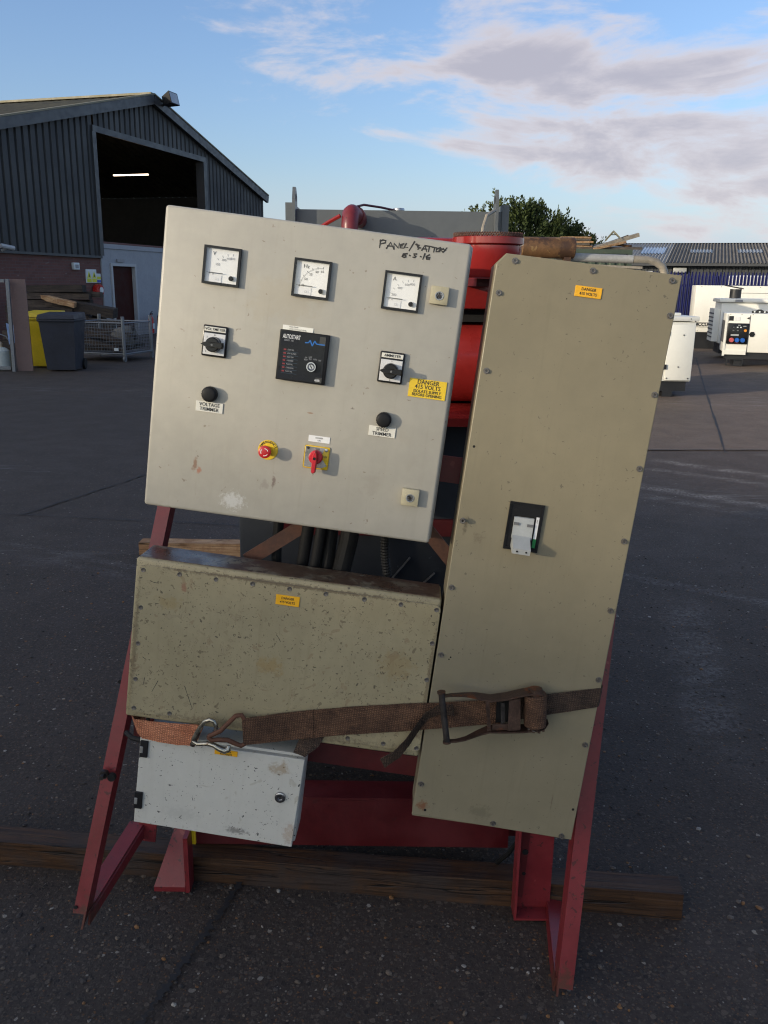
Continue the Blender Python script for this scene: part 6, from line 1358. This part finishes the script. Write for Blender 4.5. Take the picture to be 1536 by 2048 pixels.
mb = MB(); mb.loft([[(hx0 + 0.0010, -0.0100, -0.5555), (hx1 - 0.0040, -0.0100, -0.5565), (hx1 - 0.0040, -0.0060, -0.5790), (hx0 + 0.0010, -0.0060, -0.5785)],
                    [(hx0 + 0.0020, -0.0430, -0.5755), (hx1 - 0.0030, -0.0430, -0.5765), (hx1 - 0.0035, -0.0410, -0.5875), (hx0 + 0.0020, -0.0410, -0.5870)]]); tg = build('toggle_handle', mb, M['handle_grey'], br)
for x_ in (hx0 + 0.0115, hx1 - 0.0115):
    mb = MB(); mb.lathe([(0.001, -0.0432), (0.0020, -0.0432), (0.0020, -0.0405)], (x_, 0, -0.5815), 'Y', 10); build('handle_hole', mb, M['hole'], br)
mb = MB(); mb.box(bx1 - 0.0128, bx1 - 0.0068, -0.0044, -0.0037, -0.5600, -0.5140); build('flag_strip', mb, M['dial_low'], br, smooth=0)
mb = MB(); mb.box(bx1 - 0.0130, bx1 - 0.0064, -0.0044, -0.0037, -0.5790, -0.5602); build('flag_green', mb, M['green'], br, smooth=0)
text_mesh('OFF', 0.0045, (bx1 - 0.0098, -0.0045, -0.5225), M['ink'], parent=br, rot=R(90))
for x_ in (bx0 + 0.0145, bx0 + 0.0500):
    mb = lathe_front([(0.001, 0.0040), (0.0024, 0.0040), (0.0024, 0.0037)], x_, bz1 - 0.0160, 10); build('surround_hole', mb, M['hole'], br)

# ------------------------------------------------------------------ wide worn khaki terminal box
mt_ = thing('terminal_box', 'wide worn khaki box with rusty top, screws and a small danger plate', 'electrical box', matrix=FM, base=(0.32, 0.0, -1.078))
mb = MB(); mb.rbox(-0.0085, 0.6455, 0.0035, 0.112, -1.0830, -0.7180, 0.006, 3); build('enclosure_box', mb, M['khaki_worn'], mt_)
mb = MB(); mb.box(-0.004, 0.6415, 0.012, 0.110, -0.7178, -0.7168); build('rusty_top', mb, M['rust_top'], mt_, smooth=0)
def round_rect(x0, x1, z0, z1, r, n=5):
    pts = []
    for cx, cz, a0 in ((x1 - r, z1 - r, 0), (x0 + r, z1 - r, 90), (x0 + r, z0 + r, 180), (x1 - r, z0 + r, 270)):
        for i in range(n + 1):
            a = R(a0 + 90 * i / n); pts.append((cx + r * math.cos(a), cz + r * math.sin(a)))
    return pts
mb = MB(); o1 = round_rect(0.0005, 0.6462, -1.0700, -0.7310, 0.012); o2 = round_rect(0.0013, 0.6454, -1.0692, -0.7318, 0.0114)
mb.loft([[(a, 0.0034, b) for a, b in o1], [(a, 0.0008, b) for a, b in o1], [(a, 0.0, b) for a, b in o2]]); build('front_cover', mb, M['khaki_worn'], mt_, smooth=25)
MS = None
def flat_screw(u, w, par, dark):
    global MS
    mb = lathe_front([(0.0005, -0.0002), (0.0020, -0.0002), (0.0030, 0.0010), (0.0044, 0.0012), (0.0050, 0.0006), (0.0052, 0.0)], 0, 0, 14)
    if MS is None: o = build('screw', mb, M['screw'], par, shift=Vector((0, 0, 0))); MS = o.data
    else: mb.bm.free(); o = link('screw', MS, None, par)
    o.location = Vector((u, -0.0001, w)) - FRAMES[par.name]
    return o
for (u, w) in ((0.0095, -0.7430), (0.0874, -0.7416), (0.1658, -0.7414), (0.2441, -0.7401), (0.3232, -0.7400), (0.4011, -0.7400), (0.4832, -0.7400), (0.561, -0.7400), (0.6372, -0.7410), (0.0100, -0.8269), (0.0100, -0.9091), (0.0100, -0.9919), (0.0110, -1.0600), (0.0907, -1.0612), (0.6385, -0.816), (0.6385, -0.8994), (0.4866, -1.0600), (0.5652, -1.0605), (0.6385, -1.0605)):
    flat_screw(u, w, mt_, 0)
plate(0.2970, 0.3475, -0.7765, -0.7545, 'orange_plate', (('DANGER', 0.0074, 0.0045, 0.92), ('415 VOLTS', 0.0074, -0.0042, 0.92)), 'danger_plate', mt_)
# deep scratches
mb = MB()
for pts in ([(0.0255, -0.7640), (0.034, -0.7668), (0.045, -0.7672)], [(0.306, -0.845), (0.312, -0.852), (0.317, -0.860)], [(0.119, -0.992), (0.128, -1.014), (0.139, -1.040)], [(0.030, -0.985), (0.028, -1.003)], [(0.060, -0.988), (0.048, -1.016)], [(0.022, -0.938), (0.030, -0.943)]):
    for (a, za), (b, zb) in zip(pts, pts[1:]):
        t = Vector((b - a, zb - za)).normalized() * 0.0007; mb.quad((a - t.y, -0.0003, za + t.x), (a + t.y, -0.0003, za - t.x), (b + t.y * 0.6, -0.0003, zb - t.x * 0.6), (b - t.y * 0.6, -0.0003, zb + t.x * 0.6))
build('scratch_marks', mb, M['ink'], mt_, smooth=0)

# ------------------------------------------------------------------ small light grey enclosure, lowest
lo_ = thing('small_enclosure', 'small light grey speckled enclosure with two black hinges, lowest on the stand', 'electrical box', matrix=FM, base=(0.215, 0.0, -1.34))
mb = MB(); mb.rbox(0.036, 0.3975, 0.0145, 0.105, -1.3395, -1.120, 0.004, 2); build('enclosure_box', mb, M['light_grey'], lo_)
DP = [(0.0305, -1.1275), (0.3990, -1.1262), (0.3925, -1.3440), (0.0298, -1.3370)]
mb = MB(); mb.loft([[(a, 0.0125, b) for a, b in DP], [(a, 0.0016, b) for a, b in DP], [(a + (0.0016 if a < .2 else -0.0016), 0.0, b + (0.0016 if b < -1.2 else -0.0016)) for a, b in DP]]); build('door', mb, M['light_grey'], lo_, smooth=25)
mb = MB(); mb.box(0.042, 0.392, 0.0126, 0.0144, -1.334, -1.131); build('door_gasket', mb, M['rubber'], lo_, smooth=0)
for (u0, u1, w0, w1) in ((0.0325, 0.0500, -1.1725, -1.1330), (0.0285, 0.0465, -1.2995, -1.2590)):
    mb = MB(); mb.rbox(u0, u1, -0.0060, -0.0002, w0, w1, 0.0012, 1); h = build('hinge', mb, M['black_matt'], lo_)
    mb = MB(); zc = (w0 + w1) / 2; mb.rbox(u0 + 0.0008, u0 + 0.0080, -0.0078, -0.0058, zc - 0.0085, zc + 0.0070, 0.0008, 1); build('hinge_pin', mb, M['steel'], h)
mb = lathe_front([(0.001, 0.0030), (0.0050, 0.0030), (0.0054, 0.0052), (0.0088, 0.0060), (0.0118, 0.0048), (0.0130, 0.0004)], 0.3545, -1.2235, 32); lk = build('cam_lock', mb, M['chrome'], lo_, smooth=50)
mb = MB(); mb.box(0.3533, 0.3557, -0.0036, -0.0031, -1.2275, -1.2195); build('key_slot', mb, M['hole'], lk, smooth=0)
plate(0.1985, 0.2495, -1.1410, -1.1285, 'orange_plate', (('DANGER', 0.0062, 0.0025, 0.92), ('415 VOLTS', 0.0062, -0.0034, 0.92)), 'danger_plate', lo_)
mb = MB(); mb.tube([(0.03, 0.03, -1.152), (0.00, 0.04, -1.154), (-0.02, 0.06, -1.154)], 0.006, 10); build('cable_stub', mb, M['rubber'], lo_)
mb = MB(); pp = [(0.038 - 0.024 * math.sin(t * math.pi) + 0.004 * t, 0.10, -1.085 - 0.10 * t) for t in [i / 12 for i in range(13)]]; mb.tube(pp, 0.005, 8); build('cable', mb, M['rubber'], lo_)

# ------------------------------------------------------------------ ratchet strap
rs = thing('ratchet_strap', 'rust stained ratchet strap with steel hook and rusty buckle across the cabinets', 'ratchet strap', matrix=FM, base=(0.50, 0.0, -1.10))
def strap(name, top, bot, mat, th=0.0028, n=8, wav=0.0015, yof=None, seed=1):
    T_, B_ = [], []
    m_ = len(top) - 1
    for i in range(m_ * n + 1):
        k = min(i // n, m_ - 1); f = i / n - k
        p = Vector(top[k]).lerp(Vector(top[k + 1]), f); q = Vector(bot[k]).lerp(Vector(bot[k + 1]), f)
        d = wav * mnoise.noise(Vector((i * 0.35, seed, 0))); e_ = wav * mnoise.noise(Vector((i * 0.41, seed, 7)))
        p.y -= abs(d) + 0.0005; q.y -= abs(e_) + 0.0005; p.z += d * 0.5; q.z += e_ * 0.5
        T_.append(p); B_.append(q)
    mb = MB(); mb.ribbon(T_, B_, th); return build(name, mb, M[mat], rs, smooth=50)
strap('orange_webbing', [(-0.010, 0.10, -1.080), (0.000, 0.020, -1.083), (0.0150, 0.0, -1.0855), (0.058, -0.003, -1.0835), (0.11, -0.005, -1.079), (0.163, -0.010, -1.0720), (0.172, -0.014, -1.0735)],
      [(0.012, 0.10, -1.128), (0.018, 0.020, -1.127), (0.036, -0.001, -1.1270), (0.077, -0.004, -1.1290), (0.114, -0.007, -1.1280), (0.150, -0.012, -1.1220), (0.158, -0.015, -1.1190)], 'web_orange', seed=3)
hook = MB()
hook.tube([(0.151, -0.014, -1.121), (0.153, -0.018, -1.103), (0.160, -0.020, -1.084), (0.168, -0.022, -1.068), (0.176, -0.024, -1.0555), (0.186, -0.026, -1.0490), (0.1955, -0.026, -1.0510), (0.2005, -0.025, -1.0610), (0.2010, -0.024, -1.0760)], 0.0050, 12)
hook = build('hook', hook, M['hook_steel'], rs, smooth=60)
mb = MB(); mb.tube([(0.1515, -0.014, -1.121), (0.1545, -0.019, -1.1095), (0.1625, -0.021, -1.1125), (0.173, -0.023, -1.1100), (0.187, -0.025, -1.1060), (0.201, -0.027, -1.1070), (0.2140, -0.029, -1.1120), (0.2255, -0.029, -1.1150), (0.2335, -0.028, -1.1105), (0.2330, -0.026, -1.1035)], [0.0050, 0.0050, 0.0050, 0.0050, 0.0052, 0.0058, 0.0068, 0.0076, 0.0068, 0.0050], 12); build('hook_arm', mb, M['hook_steel'], hook, smooth=60)
mb = MB(); mb.tube([(0.1505, -0.014, -1.121), (0.161, -0.018, -1.086)], 0.0062, 10); build('hook_sleeve', mb, M['web_dark'], hook, smooth=60)
ring = [(0.1885, -0.031, -1.0850), (0.196, -0.033, -1.0795), (0.2117, -0.030, -1.0700), (0.2277, -0.026, -1.0497), (0.2405, -0.020, -1.0345), (0.2525, -0.017, -1.0325), (0.2610, -0.016, -1.0445), (0.2655, -0.015, -1.0760), (0.2665, -0.016, -1.0980), (0.2585, -0.018, -1.1040), (0.2444, -0.021, -1.0985), (0.2285, -0.026, -1.0905), (0.2080, -0.030, -1.0910), (0.196, -0.032, -1.0930), (0.1890, -0.031, -1.0890), (0.1885, -0.031, -1.0850)]
mb = MB(); mb.tube(ring, 0.0052, 12); build('triangle_ring', mb, M['ring_rust'], rs, smooth=60)
strap('brown_webbing', [(0.2555, -0.020, -1.0420), (0.275, -0.012, -1.0350), (0.3755, -0.004, -1.0096), (0.4825, -0.003, -0.9839), (0.5889, -0.003, -0.9607), (0.679, -0.006, -0.9423), (0.80, -0.010, -0.9150)],
      [(0.2640, -0.020, -1.0960), (0.280, -0.012, -1.0970), (0.3824, -0.004, -1.0728), (0.4901, -0.003, -1.0467), (0.5973, -0.003, -1.0231), (0.6873, -0.006, -0.9998), (0.807, -0.010, -0.9680)], 'web_brown', th=0.0042, seed=8)
mb = MB(); mb.ribbon([(0.262, -0.0215, -1.036), (0.285, -0.0165, -1.0320), (0.400, -0.0085, -1.0030), (0.405, -0.0085, -1.0020)], [(0.268, -0.0215, -1.098), (0.289, -0.0165, -1.0950), (0.407, -0.0085, -1.0660), (0.412, -0.0085, -1.0650)], 0.002); build('stitched_fold', mb, M['web_brown'], rs, smooth=0)
strap('brown_webbing', [(0.80, -0.012, -0.9120), (0.8979, -0.008, -0.8895), (1.0080, -0.001, -0.8612), (1.013, 0.010, -0.8600), (1.013, 0.12, -0.8600)], [(0.807, -0.012, -0.9660), (0.9106, -0.008, -0.9328), (1.0080, -0.001, -0.9042), (1.013, 0.010, -0.9036), (1.013, 0.12, -0.9036)], 'web_dark', th=0.0032, seed=5)
strap('loose_tail', [(0.700, -0.018, -0.938), (0.668, -0.020, -0.945), (0.644, -0.022, -0.964), (0.628, -0.024, -0.994), (0.611, -0.024, -1.030), (0.590, -0.021, -1.064), (0.563, -0.014, -1.088)], [(0.708, -0.014, -0.964), (0.678, -0.012, -0.966), (0.655, -0.010, -0.980), (0.639, -0.010, -1.008), (0.624, -0.009, -1.044), (0.606, -0.008, -1.080), (0.576, -0.004, -1.112)], 'web_dark', th=0.004, wav=0.003, seed=12)
strap('spare_tail', [(0.3825, 0.004, -1.074), (0.4100, 0.002, -1.064), (0.4383, 0.006, -1.057)], [(0.3727, -0.006, -1.106), (0.3990, -0.008, -1.1120), (0.4260, -0.002, -1.086)], 'web_dark', th=0.004, wav=0.003, seed=15)
# buckle
def side_plate(name, pts, h, th=0.0035):
    T_ = [Vector(p) for p in pts]; B_ = [Vector((p[0], p[1] + hh, p[2])) for p, hh in zip(pts, h)]
    mb = MB(); mb.ribbon(T_, B_, th, (0, 0, -1)); return build(name, mb, M['ratchet'], rs, smooth=40)
side_plate('buckle_side', [(0.672, -0.058, -0.9070), (0.690, -0.058, -0.9020), (0.7125, -0.056, -0.8992), (0.730, -0.052, -0.9005), (0.7451, -0.050, -0.9030), (0.7752, -0.050, -0.9050), (0.8061, -0.050, -0.8965), (0.8313, -0.052, -0.8850), (0.8567, -0.052, -0.8755), (0.875, -0.050, -0.8745), (0.8880, -0.046, -0.8800)],
           [0.010, 0.012, 0.016, 0.022, 0.030, 0.034, 0.036, 0.036, 0.036, 0.034, 0.026])
side_plate('buckle_side', [(0.6955, -0.058, -1.0060), (0.7150, -0.058, -1.0025), (0.7345, -0.056, -0.9967), (0.7625, -0.050, -0.9840), (0.7836, -0.050, -0.9745), (0.8177, -0.050, -0.9695), (0.854, -0.050, -0.9630), (0.880, -0.050, -0.9560), (0.8968, -0.046, -0.9500), (0.9030, -0.042, -0.9400)],
           [0.010, 0.012, 0.016, 0.026, 0.034, 0.036, 0.036, 0.036, 0.030, 0.022])
mb = MB(); mb.tube([(0.6690, -0.056, -0.8990), (0.6825, -0.056, -0.9520), (0.6965, -0.056, -1.0070)], 0.0068, 14); hb = build('handle_bar', mb, M['bar_steel'], rs, smooth=60)
for c_, s_ in (((0.6695, -0.056, -0.9010), 1), ((0.6962, -0.056, -1.0058), -1)):
    mb = MB(); mb.tube([(c_[0], c_[1], c_[2]), (c_[0] - 0.0008 * s_, c_[1], c_[2] + 0.0040 * s_)], 0.0090, 14); build('bar_cap', mb, M['ratchet'], hb, smooth=60)
def face_plate(name, quad, th=0.003, mat='ratchet'):
    mb = MB(); mb.loft([[Vector(q) for q in quad], [Vector(q) + Vector((0, th, 0)) for q in quad]]); return build(name, mb, M[mat], rs, smooth=0)
face_plate('buckle_cross_plate', [(0.7640, -0.049, -0.9085), (0.7715, -0.049, -0.9070), (0.7855, -0.049, -0.9720), (0.7780, -0.049, -0.9740)])
face_plate('buckle_cross_plate', [(0.8120, -0.051, -0.8985), (0.8340, -0.051, -0.8900), (0.8455, -0.051, -0.9600), (0.8190, -0.051, -0.9665)])
face_plate('buckle_cross_plate', [(0.7860, -0.047, -0.9580), (0.8190, -0.047, -0.9520), (0.8205, -0.047, -0.9655), (0.7875, -0.047, -0.9720)])
face_plate('pawl', [(0.7965, -0.045, -0.9090), (0.8040, -0.045, -0.9070), (0.8120, -0.045, -0.9500), (0.8045, -0.045, -0.9560)], mat='bar_steel')
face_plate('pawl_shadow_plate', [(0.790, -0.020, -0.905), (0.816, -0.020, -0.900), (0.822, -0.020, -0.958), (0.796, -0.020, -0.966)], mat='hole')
mb = MB(); mb.tube([(0.866, -0.036, -0.8825), (0.8765, -0.036, -0.9500)], 0.0235, 26); build('webbing_roll', mb, M['web_brown'], rs, smooth=60)
mb = MB(); mb.tube([(0.8635, -0.036, -0.8700), (0.8655, -0.036, -0.8815)], 0.0150, 16); build('spindle_end', mb, M['ratchet'], rs, smooth=60)
mb = MB(); mb.tube([(0.8770, -0.036, -0.9510), (0.8785, -0.036, -0.9600)], 0.0150, 16); build('spindle_end', mb, M['ratchet'], rs, smooth=60)
mb = MB()
for k in range(9):
    a = k * 2 * math.pi / 9; c_ = Vector((0.8800 + 0.016 * math.cos(a), -0.036 + 0.022 * math.sin(a), -0.956 + 0.003 * math.cos(a))); mb.box(c_.x - 0.0028, c_.x + 0.0028, c_.y - 0.0028, c_.y + 0.0028, c_.z - 0.002, c_.z + 0.002)
build('ratchet_teeth', mb, M['ratchet'], rs, smooth=0)
bpy.context.view_layer.update()
